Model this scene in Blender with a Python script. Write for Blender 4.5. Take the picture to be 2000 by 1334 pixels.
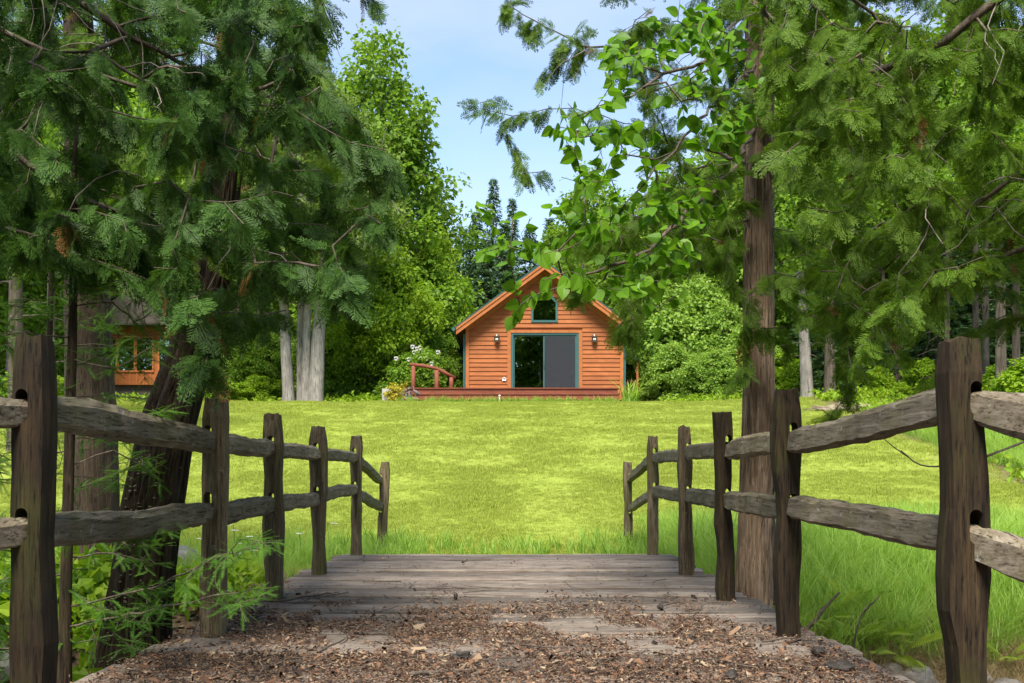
import bpy, bmesh, math, random
import numpy as np
from mathutils import Vector, Matrix, noise as mnoise

for o in list(bpy.data.objects):
    bpy.data.objects.remove(o, do_unlink=True)
scene = bpy.context.scene
col = scene.collection
R = math.radians
rng = np.random.default_rng(7)
random.seed(7)

# ------------------------------------------------------------------ camera
F, EYE, HY, CX = 2000.0, 0.87, 915.0, 1000.0
cam_d = bpy.data.cameras.new('camera')
cam = bpy.data.objects.new('camera', cam_d)
col.objects.link(cam)
cam.location = (0, 0, EYE)
cam.rotation_euler = (R(90), 0, 0)
cam_d.sensor_width = 36
cam_d.lens = 36.0
cam_d.shift_y = (HY - 667) / 2000
cam_d.clip_end = 2000
cam_d.clip_start = 0.05
scene.camera = cam

# ------------------------------------------------------------------ sky, sun, exposure
SUN_EL, SUN_AZ = 58.0, 190.0          # azimuth clockwise from +Y, where the sun stands
w = bpy.data.worlds.new('World')
scene.world = w
w.use_nodes = True
nt = w.node_tree
nt.nodes.clear()
out = nt.nodes.new('ShaderNodeOutputWorld')
bg = nt.nodes.new('ShaderNodeBackground')
sky = nt.nodes.new('ShaderNodeTexSky')
sky.sky_type = 'NISHITA'
sky.sun_disc = False
sky.sun_elevation = R(SUN_EL)
sky.sun_rotation = R(SUN_AZ)
sky.air_density = 1.0
sky.dust_density = 0.2
sky.ozone_density = 3.0
tc = nt.nodes.new('ShaderNodeTexCoord')
mp = nt.nodes.new('ShaderNodeMapping')
mp.inputs['Scale'].default_value = (1.0, 1.0, 2.6)
mp.inputs['Rotation'].default_value = (0.2, 0.35, 0.4)
cl = nt.nodes.new('ShaderNodeTexNoise')
cl.inputs['Scale'].default_value = 2.3
cl.inputs['Detail'].default_value = 7
cl.inputs['Roughness'].default_value = 0.55
cr = nt.nodes.new('ShaderNodeValToRGB')
cr.color_ramp.elements[0].position = 0.36
cr.color_ramp.elements[0].color = (0.03, 0.03, 0.03, 1)
cr.color_ramp.elements[1].position = 0.72
cr.color_ramp.elements[1].color = (0.62, 0.62, 0.62, 1)
mx = nt.nodes.new('ShaderNodeMixRGB')
mx.inputs[2].default_value = (3.0, 3.25, 3.7, 1)
nt.links.new(tc.outputs['Generated'], mp.inputs['Vector'])
nt.links.new(mp.outputs[0], cl.inputs['Vector'])
nt.links.new(cl.outputs['Fac'], cr.inputs[0])
nt.links.new(cr.outputs[0], mx.inputs[0])
nt.links.new(sky.outputs[0], mx.inputs[1])
nt.links.new(mx.outputs[0], bg.inputs[0])
bg.inputs[1].default_value = 0.10
nt.links.new(bg.outputs[0], out.inputs[0])

sd = bpy.data.lights.new('sun', 'SUN')
sd.energy = 3.3
sd.angle = R(22)
sd.color = (1.0, 0.95, 0.86)
sun = bpy.data.objects.new('sun', sd)
col.objects.link(sun)
a, e = R(SUN_AZ), R(SUN_EL)
to_sun = Vector((math.sin(a) * math.cos(e), math.cos(a) * math.cos(e), math.sin(e)))
sun.rotation_euler = to_sun.to_track_quat('Z', 'Y').to_euler()
sun.location = (0, -10, 40)

vs = scene.view_settings
vs.view_transform = 'Standard'
vs.look = 'None'
vs.gamma = 1
vs.use_curve_mapping = False
vs.exposure = 1.6
scene.render.engine = 'CYCLES'
try:
    scene.cycles.max_bounces = 8
    scene.cycles.transparent_max_bounces = 12
    scene.cycles.sample_clamp_indirect = 6
except Exception:
    pass

# ------------------------------------------------------------------ helpers
def P(x, y, d):
    """A photo pixel and a distance in metres -> a point of the place."""
    return np.array([(x - CX) / F * d, d, EYE + (HY - y) / F * d])

def setp(o, label=None, cat=None, group=None, kind=None):
    if label: o['label'] = label
    if cat: o['category'] = cat
    if group: o['group'] = group
    if kind: o['kind'] = kind
    return o

def empty(name, loc=(0, 0, 0), label=None, cat=None, group=None, rz=0):
    o = bpy.data.objects.new(name, None)
    o.empty_display_size = 0.1
    o.location = loc
    o.rotation_euler = (0, 0, rz)
    col.objects.link(o)
    return setp(o, label, cat, group)

def link(name, me, parent=None, loc=None, rot=None):
    o = bpy.data.objects.new(name, me)
    col.objects.link(o)
    if parent is not None:
        o.parent = parent
    if loc is not None: o.location = loc
    if rot is not None: o.rotation_euler = rot
    return o

def mesh(name, V, Fs, mats=None, smooth=False, mi=None):
    """V (n,3); Fs: one int array (m,k) or a list of them / of index lists."""
    me = bpy.data.meshes.new(name)
    V = np.asarray(V, dtype=np.float32)
    if isinstance(Fs, np.ndarray): Fs = [Fs]
    blocks = []
    for f in Fs:
        f = np.asarray(f, dtype=np.int32)
        if f.ndim == 1: f = f[None, :]
        if len(f): blocks.append(f)
    nl = sum(b.size for b in blocks)
    npoly = sum(len(b) for b in blocks)
    me.vertices.add(len(V))
    me.vertices.foreach_set('co', V.ravel())
    me.loops.add(nl)
    me.polygons.add(npoly)
    me.loops.foreach_set('vertex_index', np.concatenate([b.ravel() for b in blocks]))
    tot = np.concatenate([np.full(len(b), b.shape[1], np.int32) for b in blocks])
    st = np.concatenate([[0], np.cumsum(tot)[:-1]]).astype(np.int32)
    me.polygons.foreach_set('loop_start', st)
    me.polygons.foreach_set('use_smooth', np.full(npoly, bool(smooth)))
    if mi is not None:
        me.polygons.foreach_set('material_index', np.asarray(mi, np.int32))
    if mats is not None:
        for m in (mats if isinstance(mats, (list, tuple)) else [mats]):
            me.materials.append(m)
    me.update(calc_edges=True)
    me.validate()
    return me

class MB:
    """Collects shapes into one mesh."""
    def __init__(self): self.V = []; self.F = []; self.n = 0
    def add(self, V, Fs):
        V = np.asarray(V, float)
        for f in (Fs if isinstance(Fs, list) else [Fs]):
            f = np.asarray(f)
            if f.ndim == 1: f = f[None, :]
            self.F.append(f + self.n)
        self.V.append(V); self.n += len(V)
        return self
    def box(self, x0, x1, y0, y1, z0, z1):
        V = [(x, y, z) for z in (z0, z1) for y in (y0, y1) for x in (x0, x1)]
        return self.add(V, np.array([[0, 2, 3, 1], [4, 5, 7, 6], [0, 1, 5, 4], [2, 6, 7, 3], [0, 4, 6, 2], [1, 3, 7, 5]]))
    def prism(self, poly, y0, y1):
        n = len(poly)
        V = [(x, y0, z) for x, z in poly] + [(x, y1, z) for x, z in poly]
        Fs = [list(range(n)), list(range(2 * n - 1, n - 1, -1))]
        Fs += [[(i + 1) % n, i, n + i, n + (i + 1) % n] for i in range(n)]
        return self.add(V, [np.array(f) for f in Fs])
    def tube(self, pts, rad, k=8, cap=True):
        V, Q, C = tube(pts, rad, k, cap)
        return self.add(V, [Q] + C)
    def ball(self, c, r, k=10, m=6):
        c = np.asarray(c, float); r = np.ones(3) * r
        th = np.linspace(0, math.pi, m + 1)[1:-1]; ph = np.arange(k) * 2 * math.pi / k
        V = [(math.sin(t) * math.cos(p), math.sin(t) * math.sin(p), math.cos(t)) for t in th for p in ph] + [(0, 0, 1), (0, 0, -1)]
        V = np.array(V) * r + c
        q = [[i * k + j, (i + 1) * k + j, (i + 1) * k + (j + 1) % k, i * k + (j + 1) % k] for i in range(m - 2) for j in range(k)]
        t = [[j, (j + 1) % k, (m - 1) * k] for j in range(k)] + [[(m - 2) * k + (j + 1) % k, (m - 2) * k + j, (m - 1) * k + 1] for j in range(k)]
        return self.add(V, [np.array(q), np.array(t)] if q else [np.array(t)])
    def me(self, name, mats, smooth=False):
        return mesh(name, np.concatenate(self.V), self.F, mats, smooth)
    def build(self, name, mats, parent=None, smooth=False):
        return link(name, self.me(name, mats, smooth), parent)

def norm(v):
    v = np.asarray(v, float)
    return v / np.maximum(np.linalg.norm(v, axis=-1, keepdims=True), 1e-9)

def tube(pts, rad, k=8, cap=True):
    pts = np.asarray(pts, float); n = len(pts)
    rad = np.ones(n) * rad
    t = np.zeros_like(pts); t[1:-1] = pts[2:] - pts[:-2]; t[0] = pts[1] - pts[0]; t[-1] = pts[-1] - pts[-2]
    t = norm(t)
    ref = np.array([0.31, 0.2, 0.93]) if abs(t[0][2]) < 0.8 else np.array([0.95, 0.3, 0.1])
    u = norm(np.cross(t, ref)); v = np.cross(t, u)
    ph = np.arange(k) * 2 * math.pi / k
    V = pts[:, None, :] + rad[:, None, None] * (np.cos(ph)[None, :, None] * u[:, None, :] + np.sin(ph)[None, :, None] * v[:, None, :])
    i, j = np.meshgrid(np.arange(n - 1), np.arange(k), indexing='ij')
    Q = np.stack([i * k + j, i * k + (j + 1) % k, (i + 1) * k + (j + 1) % k, (i + 1) * k + j], -1).reshape(-1, 4)
    C = [np.arange(k)[::-1][None, :], ((n - 1) * k + np.arange(k))[None, :]] if cap else []
    return V.reshape(-1, 3), Q, C

def frames(d, n):
    """Rotation matrices with columns (side, d, normal)."""
    d = norm(d); s = norm(np.cross(d, n)); nn = np.cross(s, d)
    return np.stack([s, d, nn], -1)

def scatter(pV, pF, M, T):
    V = np.einsum('nij,vj->nvi', M, pV) + T[:, None, :]
    n, k = len(T), len(pV)
    Fs = [(f[None] + (np.arange(n) * k)[:, None, None]).reshape(-1, f.shape[1]) for f in pF]
    return V.reshape(-1, 3), Fs

def fbm(x, y, z=0.0, o=4):
    return mnoise.fractal(Vector((x, y, z)), 0.9, 2.0, o, noise_basis='PERLIN_ORIGINAL')

def sstep(a, b, x):
    t = np.clip((np.asarray(x, float) - a) / (b - a), 0, 1)
    return t * t * (3 - 2 * t)

def inpoly(poly, x, y):
    r = False; n = len(poly)
    for i in range(n):
        x1, y1 = poly[i]; x2, y2 = poly[(i + 1) % n]
        if (y1 > y) != (y2 > y) and x < (x2 - x1) * (y - y1) / (y2 - y1) + x1:
            r = not r
    return r

# ------------------------------------------------------------------ materials
def newmat(name):
    m = bpy.data.materials.new(name)
    m.use_nodes = True
    m.node_tree.nodes.clear()
    return m, m.node_tree.nodes, m.node_tree.links

def finish(m, N, L, shader):
    o = N.new('ShaderNodeOutputMaterial')
    L.new(shader, o.inputs['Surface'])
    return m

def ramp(N, L, fac, stops):
    r = N.new('ShaderNodeValToRGB')
    els = r.color_ramp.elements
    while len(els) > len(stops): els.remove(els[-1])
    while len(els) < len(stops): els.new(0.5)
    for e_, (p, c) in zip(els, stops):
        e_.position = p; e_.color = (*c, 1)
    L.new(fac, r.inputs[0])
    return r.outputs[0]

def mapped(N, L, coord, scale, loc=(0, 0, 0), rand=True):
    t = N.new('ShaderNodeTexCoord')
    mp = N.new('ShaderNodeMapping')
    mp.inputs['Scale'].default_value = scale
    src = t.outputs[coord]
    if rand:
        oi = N.new('ShaderNodeObjectInfo')
        sc = N.new('ShaderNodeVectorMath'); sc.operation = 'SCALE'
        sc.inputs[0].default_value = (37.0, 53.0, 29.0)
        L.new(oi.outputs['Random'], sc.inputs['Scale'])
        ad = N.new('ShaderNodeVectorMath'); ad.operation = 'ADD'
        L.new(src, ad.inputs[0]); L.new(sc.outputs[0], ad.inputs[1])
        src = ad.outputs[0]
    L.new(src, mp.inputs['Vector'])
    return mp.outputs[0]

def noisetex(N, L, vec, scale=1.0, detail=6, rough=0.6, dist=0.0):
    n = N.new('ShaderNodeTexNoise')
    n.inputs['Scale'].default_value = scale
    n.inputs['Detail'].default_value = detail
    n.inputs['Roughness'].default_value = rough
    n.inputs['Distortion'].default_value = dist
    L.new(vec, n.inputs['Vector'])
    return n.outputs['Fac']

def mixc(N, L, fac, a, b, mode='MIX'):
    m = N.new('ShaderNodeMixRGB'); m.blend_type = mode
    for s, v in ((0, fac), (1, a), (2, b)):
        if isinstance(v, (int, float)): m.inputs[s].default_value = v
        elif isinstance(v, tuple): m.inputs[s].default_value = (*v, 1)
        else: L.new(v, m.inputs[s])
    return m.outputs[0]

def princ(N, L, color, rough=0.7, bump=None, bstr=0.4, bdist=0.01, spec=0.3, metal=0.0):
    p = N.new('ShaderNodeBsdfPrincipled')
    if isinstance(color, tuple): p.inputs['Base Color'].default_value = (*color, 1)
    else: L.new(color, p.inputs['Base Color'])
    if isinstance(rough, (int, float)): p.inputs['Roughness'].default_value = rough
    else: L.new(rough, p.inputs['Roughness'])
    p.inputs['Specular IOR Level'].default_value = spec
    p.inputs['Metallic'].default_value = metal
    if bump is not None:
        b = N.new('ShaderNodeBump')
        b.inputs['Strength'].default_value = bstr
        b.inputs['Distance'].default_value = bdist
        L.new(bump, b.inputs['Height'])
        L.new(b.outputs[0], p.inputs['Normal'])
    return p

def leafmat(name, c1, c2, c3, trans=0.4, rough=0.5, spec=0.35, patch=0.35):
    """Leaves: every leaf its own tint, larger tint patches, some light shining through."""
    m, N, L = newmat(name)
    g = N.new('ShaderNodeNewGeometry')
    oi = N.new('ShaderNodeObjectInfo')
    ad = N.new('ShaderNodeMath'); ad.operation = 'ADD'
    L.new(g.outputs['Random Per Island'], ad.inputs[0]); L.new(oi.outputs['Random'], ad.inputs[1])
    fr = N.new('ShaderNodeMath'); fr.operation = 'FRACT'
    L.new(ad.outputs[0], fr.inputs[0])
    c = ramp(N, L, fr.outputs[0], [(0, c1), (0.5, c2), (1, c3)])
    n = noisetex(N, L, mapped(N, L, 'Object', (1, 1, 1)), 0.9, 3)
    c = mixc(N, L, ramp(N, L, n, [(0.35, (0, 0, 0)), (0.65, (patch,) * 3)]), c, c3)
    p = princ(N, L, c, rough, spec=spec)
    t = N.new('ShaderNodeBsdfTranslucent')
    L.new(mixc(N, L, 1.0, c, (1.0, 1.0, 0.55), 'MULTIPLY'), t.inputs[0])
    mxs = N.new('ShaderNodeMixShader'); mxs.inputs[0].default_value = trans
    L.new(p.outputs[0], mxs.inputs[1]); L.new(t.outputs[0], mxs.inputs[2])
    return finish(m, N, L, mxs.outputs[0])

def woodmat(name, dark, mid, light, scale, moss=None, mossamt=0.4, rough=0.85, bstr=0.6, bdist=0.006, lichen=None, coord='Object', randtint=0.25):
    """Weathered wood: grain stretched by scale, stains, moss, lichen."""
    m, N, L = newmat(name)
    v = mapped(N, L, coord, scale)
    na = noisetex(N, L, v, 1.0, 8, 0.7, 0.25)
    nb = noisetex(N, L, v, 3.1, 8, 0.75, 0.1)
    n1 = mixc(N, L, 0.5, na, nb)
    cg = N.new('ShaderNodeValToRGB'); cg.color_ramp.elements[0].position = 0.36; cg.color_ramp.elements[0].color = (0.12, 0.12, 0.12, 1)
    cg.color_ramp.elements[1].position = 0.43; cg.color_ramp.elements[1].color = (1, 1, 1, 1)
    L.new(nb, cg.inputs[0])
    v2 = mapped(N, L, coord, (3, 3, 3))
    n2 = noisetex(N, L, v2, 1.0, 5, 0.6)
    c = ramp(N, L, n1, [(0.36, dark), (0.5, mid), (0.64, light)])
    c = mixc(N, L, 0.55, c, mixc(N, L, 1.0, c, cg.outputs[0], 'MULTIPLY'))
    c = mixc(N, L, ramp(N, L, n2, [(0.35, (0, 0, 0)), (0.7, (0.55,) * 3)]), c, dark)
    if moss:
        n3 = noisetex(N, L, mapped(N, L, coord, (5, 5, 2.4)), 1.0, 7, 0.7)
        c = mixc(N, L, ramp(N, L, n3, [(0.48, (0, 0, 0)), (0.68, (mossamt,) * 3)]), c, moss)
    if lichen:
        n4 = noisetex(N, L, mapped(N, L, coord, (24, 24, 24)), 1.0, 6, 0.75)
        c = mixc(N, L, ramp(N, L, n4, [(0.6, (0, 0, 0)), (0.66, (0.6,) * 3)]), c, lichen)
    oi = N.new('ShaderNodeObjectInfo')
    rt = ramp(N, L, oi.outputs['Random'], [(0, (1 - randtint,) * 3), (1, (1 + randtint * 0.6, 1 + randtint * 0.5, 1 + randtint * 0.4))])
    c = mixc(N, L, 1.0, c, rt, 'MULTIPLY')
    hgt = mixc(N, L, 0.5, n1, cg.outputs[0])
    p = princ(N, L, c, rough, hgt, bstr, bdist, 0.25)
    return finish(m, N, L, p.outputs[0])

def plainmat(name, c, rough=0.6, var=0.15, scale=6, metal=0.0, spec=0.4, bstr=0.1):
    m, N, L = newmat(name)
    n = noisetex(N, L, mapped(N, L, 'Object', (scale,) * 3), 1.0, 6)
    lo = tuple(x * (1 - var) for x in c); hi = tuple(min(1, x * (1 + var)) for x in c)
    p = princ(N, L, ramp(N, L, n, [(0.3, lo), (0.7, hi)]), rough, n, bstr, 0.004, spec, metal)
    return finish(m, N, L, p.outputs[0])

MAT = {}
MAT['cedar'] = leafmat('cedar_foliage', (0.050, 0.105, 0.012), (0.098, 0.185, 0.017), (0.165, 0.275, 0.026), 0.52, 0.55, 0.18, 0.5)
MAT['cedar_dark_shade'] = leafmat('cedar_foliage_dark_shade', (0.022, 0.060, 0.015), (0.046, 0.108, 0.022), (0.095, 0.19, 0.028), 0.46, 0.55, 0.2, 0.5)  # darker green, with the left boughs' deeper shadows partly put into the colour
MAT['cedar_dead'] = leafmat('cedar_dead', (0.16, 0.075, 0.02), (0.22, 0.11, 0.03), (0.12, 0.06, 0.02), 0.2, 0.7, 0.2)
MAT['broad'] = leafmat('broad_leaf', (0.085, 0.22, 0.012), (0.125, 0.29, 0.016), (0.19, 0.37, 0.024), 0.55, 0.45, 0.25, 0.3)
MAT['maple'] = leafmat('maple_leaf', (0.10, 0.21, 0.016), (0.155, 0.285, 0.024), (0.24, 0.37, 0.04), 0.52, 0.55, 0.25, 0.5)
MAT['lime'] = leafmat('bright_leaf', (0.15, 0.29, 0.014), (0.22, 0.37, 0.018), (0.32, 0.45, 0.03), 0.52, 0.55, 0.25, 0.5)
MAT['dull'] = leafmat('dull_leaf', (0.10, 0.16, 0.035), (0.15, 0.22, 0.05), (0.21, 0.29, 0.07), 0.45, 0.6, 0.2, 0.5)
MAT['pale'] = leafmat('pale_leaf', (0.17, 0.31, 0.045), (0.235, 0.385, 0.06), (0.32, 0.46, 0.085), 0.5, 0.55, 0.25, 0.6)
MAT['spruce'] = leafmat('spruce_needle', (0.045, 0.105, 0.036), (0.075, 0.15, 0.05), (0.12, 0.21, 0.07), 0.35, 0.6, 0.2, 0.4)
MAT['hemlock'] = leafmat('hemlock_needle', (0.045, 0.125, 0.018), (0.07, 0.175, 0.022), (0.12, 0.26, 0.03), 0.45, 0.5, 0.2, 0.5)
MAT['lawn'] = leafmat('lawn_blade', (0.215, 0.27, 0.036), (0.28, 0.335, 0.05), (0.36, 0.40, 0.085), 0.4, 0.65, 0.12, 0.25)
MAT['tall'] = leafmat('tall_blade', (0.22, 0.38, 0.05), (0.29, 0.46, 0.07), (0.38, 0.53, 0.12), 0.55, 0.55, 0.2, 0.5)
MAT['dry'] = leafmat('dry_blade', (0.26, 0.18, 0.09), (0.36, 0.27, 0.14), (0.20, 0.13, 0.07), 0.25, 0.8, 0.1)
MAT['fern'] = leafmat('fern_blade', (0.15, 0.27, 0.02), (0.24, 0.36, 0.03), (0.32, 0.40, 0.05), 0.45, 0.55, 0.25, 0.3)
MAT['petal'] = leafmat('petal', (0.78, 0.74, 0.76), (0.8, 0.78, 0.8), (0.72, 0.66, 0.72), 0.3, 0.6, 0.2, 0.1)
MAT['yellow'] = leafmat('yellow_leaf', (0.45, 0.34, 0.03), (0.55, 0.42, 0.05), (0.35, 0.36, 0.04), 0.35, 0.6, 0.2)
MAT['twig'] = woodmat('twig_bark', (0.045, 0.032, 0.022), (0.11, 0.085, 0.062), (0.21, 0.175, 0.14), (30, 30, 10), randtint=0.1)
MAT['pale_twig'] = woodmat('pale_twig', (0.10, 0.08, 0.06), (0.22, 0.185, 0.15), (0.34, 0.30, 0.26), (30, 30, 10), randtint=0.1)
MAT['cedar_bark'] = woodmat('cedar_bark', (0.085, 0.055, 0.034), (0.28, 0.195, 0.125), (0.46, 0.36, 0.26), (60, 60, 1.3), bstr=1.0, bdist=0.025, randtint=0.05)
MAT['shade_bark'] = woodmat('shade_bark', (0.03, 0.02, 0.012), (0.095, 0.065, 0.042), (0.17, 0.125, 0.085), (50, 50, 2.6), bstr=1.0, bdist=0.02, randtint=0.05)  # cedar bark darkened for the rear trunk: its shade is in the colour
MAT['shade_dark_bark'] = woodmat('shade_dark_bark', (0.010, 0.007, 0.004), (0.042, 0.027, 0.014), (0.115, 0.075, 0.040), (48, 48, 3.2), bstr=1.0, bdist=0.025, moss=(0.05, 0.055, 0.012), mossamt=0.4, randtint=0.05)  # bark with moss; shade over the leaning trunk is darkened into its tones
MAT['grey_bark'] = woodmat('grey_bark', (0.13, 0.115, 0.095), (0.27, 0.245, 0.215), (0.40, 0.37, 0.33), (6, 6, 0.8), bstr=0.8, bdist=0.03, randtint=0.15)
MAT['brown_bark'] = woodmat('brown_bark', (0.035, 0.026, 0.018), (0.10, 0.078, 0.056), (0.18, 0.15, 0.12), (7, 7, 0.8), bstr=0.8, bdist=0.03, randtint=0.2)
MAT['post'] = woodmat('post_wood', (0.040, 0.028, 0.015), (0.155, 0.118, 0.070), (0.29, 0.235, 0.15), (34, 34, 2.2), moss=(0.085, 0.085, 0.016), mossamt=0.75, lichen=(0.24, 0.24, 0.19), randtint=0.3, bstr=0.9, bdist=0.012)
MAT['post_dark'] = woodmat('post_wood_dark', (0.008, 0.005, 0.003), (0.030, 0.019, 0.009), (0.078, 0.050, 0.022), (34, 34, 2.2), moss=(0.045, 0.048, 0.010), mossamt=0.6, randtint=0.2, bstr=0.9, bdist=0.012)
MAT['rail'] = woodmat('rail_wood', (0.062, 0.048, 0.030), (0.185, 0.152, 0.105), (0.32, 0.28, 0.215), (30, 2.0, 30), moss=(0.10, 0.10, 0.03), mossamt=0.5, lichen=(0.42, 0.42, 0.37), randtint=0.25, bstr=0.9, bdist=0.012)
MAT['plank'] = woodmat('plank_wood', (0.075, 0.060, 0.048), (0.205, 0.172, 0.142), (0.33, 0.29, 0.25), (1.6, 30, 30), moss=(0.12, 0.080, 0.062), mossamt=0.6, randtint=0.42, bstr=0.8, bdist=0.008)
MAT['beam'] = woodmat('beam_wood', (0.04, 0.03, 0.022), (0.09, 0.075, 0.06), (0.15, 0.13, 0.11), (20, 2, 20))
MAT['siding'] = woodmat('siding_stain', (0.215, 0.062, 0.015), (0.335, 0.105, 0.026), (0.415, 0.142, 0.038), (1.2, 20, 20), randtint=0.14, bstr=0.25, bdist=0.003, rough=0.65)
MAT['trim'] = woodmat('trim_stain', (0.30, 0.098, 0.026), (0.385, 0.126, 0.036), (0.44, 0.155, 0.048), (4, 4, 4), randtint=0.06, bstr=0.2, bdist=0.003, rough=0.6)
MAT['deckred'] = woodmat('deck_stain', (0.13, 0.036, 0.018), (0.205, 0.062, 0.032), (0.27, 0.092, 0.052), (1.5, 18, 18), randtint=0.12, bstr=0.3, bdist=0.004, rough=0.7)
MAT['teal'] = plainmat('teal_paint', (0.038, 0.105, 0.098), 0.4, 0.08)
MAT['roof'] = plainmat('green_metal_roof', (0.03, 0.075, 0.065), 0.4, 0.12, metal=0.2)
MAT['lampmetal'] = plainmat('lamp_metal', (0.30, 0.22, 0.18), 0.35, 0.15, metal=0.7)
MAT['white'] = plainmat('white_paint', (0.78, 0.77, 0.74), 0.5, 0.05)
MAT['interior'] = plainmat('interior_paint', (0.16, 0.13, 0.10), 0.8, 0.1)
MAT['tablewood'] = plainmat('table_wood', (0.55, 0.36, 0.12), 0.5, 0.15)
MAT['stone'] = plainmat('river_stone', (0.20, 0.18, 0.155), 0.85, 0.45, 9, bstr=0.5)
MAT['statue'] = plainmat('statue_concrete', (0.13, 0.105, 0.10), 0.8, 0.5, 14, bstr=0.4)
MAT['statue_pale'] = plainmat('statue_base', (0.36, 0.335, 0.30), 0.8, 0.15, 14)
MAT['clump'] = plainmat('wet_leaf_clump', (0.030, 0.024, 0.020), 0.7, 0.6, 40, bstr=0.8)
MAT['fungus'] = plainmat('bracket_fungus', (0.21, 0.17, 0.105), 0.8, 0.3, 30)

def glassmat(name, tint, refl):
    m, N, L = newmat(name)
    t = N.new('ShaderNodeBsdfTransparent'); t.inputs[0].default_value = (*tint, 1)
    g = N.new('ShaderNodeBsdfGlossy'); g.inputs['Roughness'].default_value = 0.01
    g.inputs[0].default_value = (0.9, 0.95, 0.95, 1)
    lw = N.new('ShaderNodeFresnel'); lw.inputs[0].default_value = 1.5
    ad = N.new('ShaderNodeMath'); ad.operation = 'ADD'; ad.inputs[1].default_value = refl
    L.new(lw.outputs[0], ad.inputs[0])
    mxs = N.new('ShaderNodeMixShader')
    L.new(ad.outputs[0], mxs.inputs[0]); L.new(t.outputs[0], mxs.inputs[1]); L.new(g.outputs[0], mxs.inputs[2])
    return finish(m, N, L, mxs.outputs[0])
MAT['glass'] = glassmat('door_glass', (0.55, 0.6, 0.58), 0.22)

def screenmat():
    m, N, L = newmat('insect_screen')
    t = N.new('ShaderNodeBsdfTransparent'); t.inputs[0].default_value = (0.9, 0.9, 0.9, 1)
    p = princ(N, L, (0.06, 0.065, 0.075), 0.8)
    mxs = N.new('ShaderNodeMixShader'); mxs.inputs[0].default_value = 0.34
    L.new(t.outputs[0], mxs.inputs[1]); L.new(p.outputs[0], mxs.inputs[2])
    return finish(m, N, L, mxs.outputs[0])
MAT['screen'] = screenmat()

def littermat():
    m, N, L = newmat('leaf_litter')
    g = N.new('ShaderNodeNewGeometry')
    c = ramp(N, L, g.outputs['Random Per Island'], [(0.0, (0.016, 0.011, 0.008)), (0.3, (0.042, 0.024, 0.015)), (0.52, (0.11, 0.054, 0.030)), (0.74, (0.185, 0.10, 0.058)), (0.9, (0.25, 0.17, 0.105)), (1.0, (0.34, 0.26, 0.17))])
    p = princ(N, L, c, 0.8, spec=0.2)
    return finish(m, N, L, p.outputs[0])
MAT['litter'] = littermat()

def groundmat():
    m, N, L = newmat('ground_cover')
    at = N.new('ShaderNodeAttribute'); at.attribute_name = 'lawn'
    v = mapped(N, L, 'Object', (1, 1, 1), rand=False)
    n1 = noisetex(N, L, v, 0.5, 8, 0.65)
    n2 = noisetex(N, L, v, 22, 6, 0.7)
    lawn = ramp(N, L, n1, [(0.3, (0.21, 0.265, 0.038)), (0.5, (0.235, 0.285, 0.044)), (0.7, (0.26, 0.30, 0.055))])
    lawn = mixc(N, L, ramp(N, L, n2, [(0.35, (0.5,) * 3), (0.6, (0, 0, 0))]), lawn, (0.17, 0.215, 0.03))
    soil = ramp(N, L, n2, [(0.3, (0.045, 0.030, 0.018)), (0.5, (0.11, 0.075, 0.045)), (0.7, (0.20, 0.15, 0.095))])
    c = mixc(N, L, at.outputs['Fac'], soil, lawn)
    p = princ(N, L, c, 0.95, n2, 0.6, 0.03, 0.1)
    return finish(m, N, L, p.outputs[0])
MAT['ground'] = groundmat()

def watermat():
    m, N, L = newmat('stream_water')
    n = noisetex(N, L, mapped(N, L, 'Object', (5, 5, 5)), 1.0, 3)
    p = princ(N, L, (0.025, 0.022, 0.014), 0.06, n, 0.15, 0.02, 0.5)
    return finish(m, N, L, p.outputs[0])
MAT['water'] = watermat()

# ------------------------------------------------------------------ ground
def gz(x, y):
    x = np.asarray(x, float); y = np.asarray(y, float)
    k = 0.12
    l1 = -0.18 + 0.151 * (y - 12.5)
    l1 = np.where(l1 > -0.18 + 1.2, l1, -0.18 + k * np.logaddexp(0, np.clip((l1 + 0.18) / k, -50, 50)))
    l2 = 3.17 + 0.02 * (y - 34.5)
    z = -0.10 * np.logaddexp(-l1 / 0.10, -l2 / 0.10)
    z = z + 0.035 * np.maximum(0, x - 6) * sstep(14, 34, y) + 0.012 * np.maximum(0, -x - 9) * sstep(14, 40, y)
    c = 6.3 + 0.30 * np.clip(x, -5, 6)
    z = z - 0.86 * np.exp(-(((y - c) / 2.0) ** 2) ** 1.4)
    z = z + 0.10 * np.sin(x * 0.9 + 1) * sstep(9, 5, y) * sstep(1.8, 2.6, np.abs(x))
    return z

def lawn_mask(x, y):
    x = np.asarray(x, float); y = np.asarray(y, float)
    wob = 0.35 * np.sin(y * 0.9) + 0.25 * np.sin(y * 2.3 + 1)
    right = 9.1 + wob + 1.2 * sstep(24, 36, y)
    left = -16 + wob
    m = sstep(right + 0.5, right - 0.5, x) * sstep(left - 0.6, left + 0.6, x) * sstep(9.6, 10.6, y) * sstep(37.5, 36.6, y)
    return m

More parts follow.
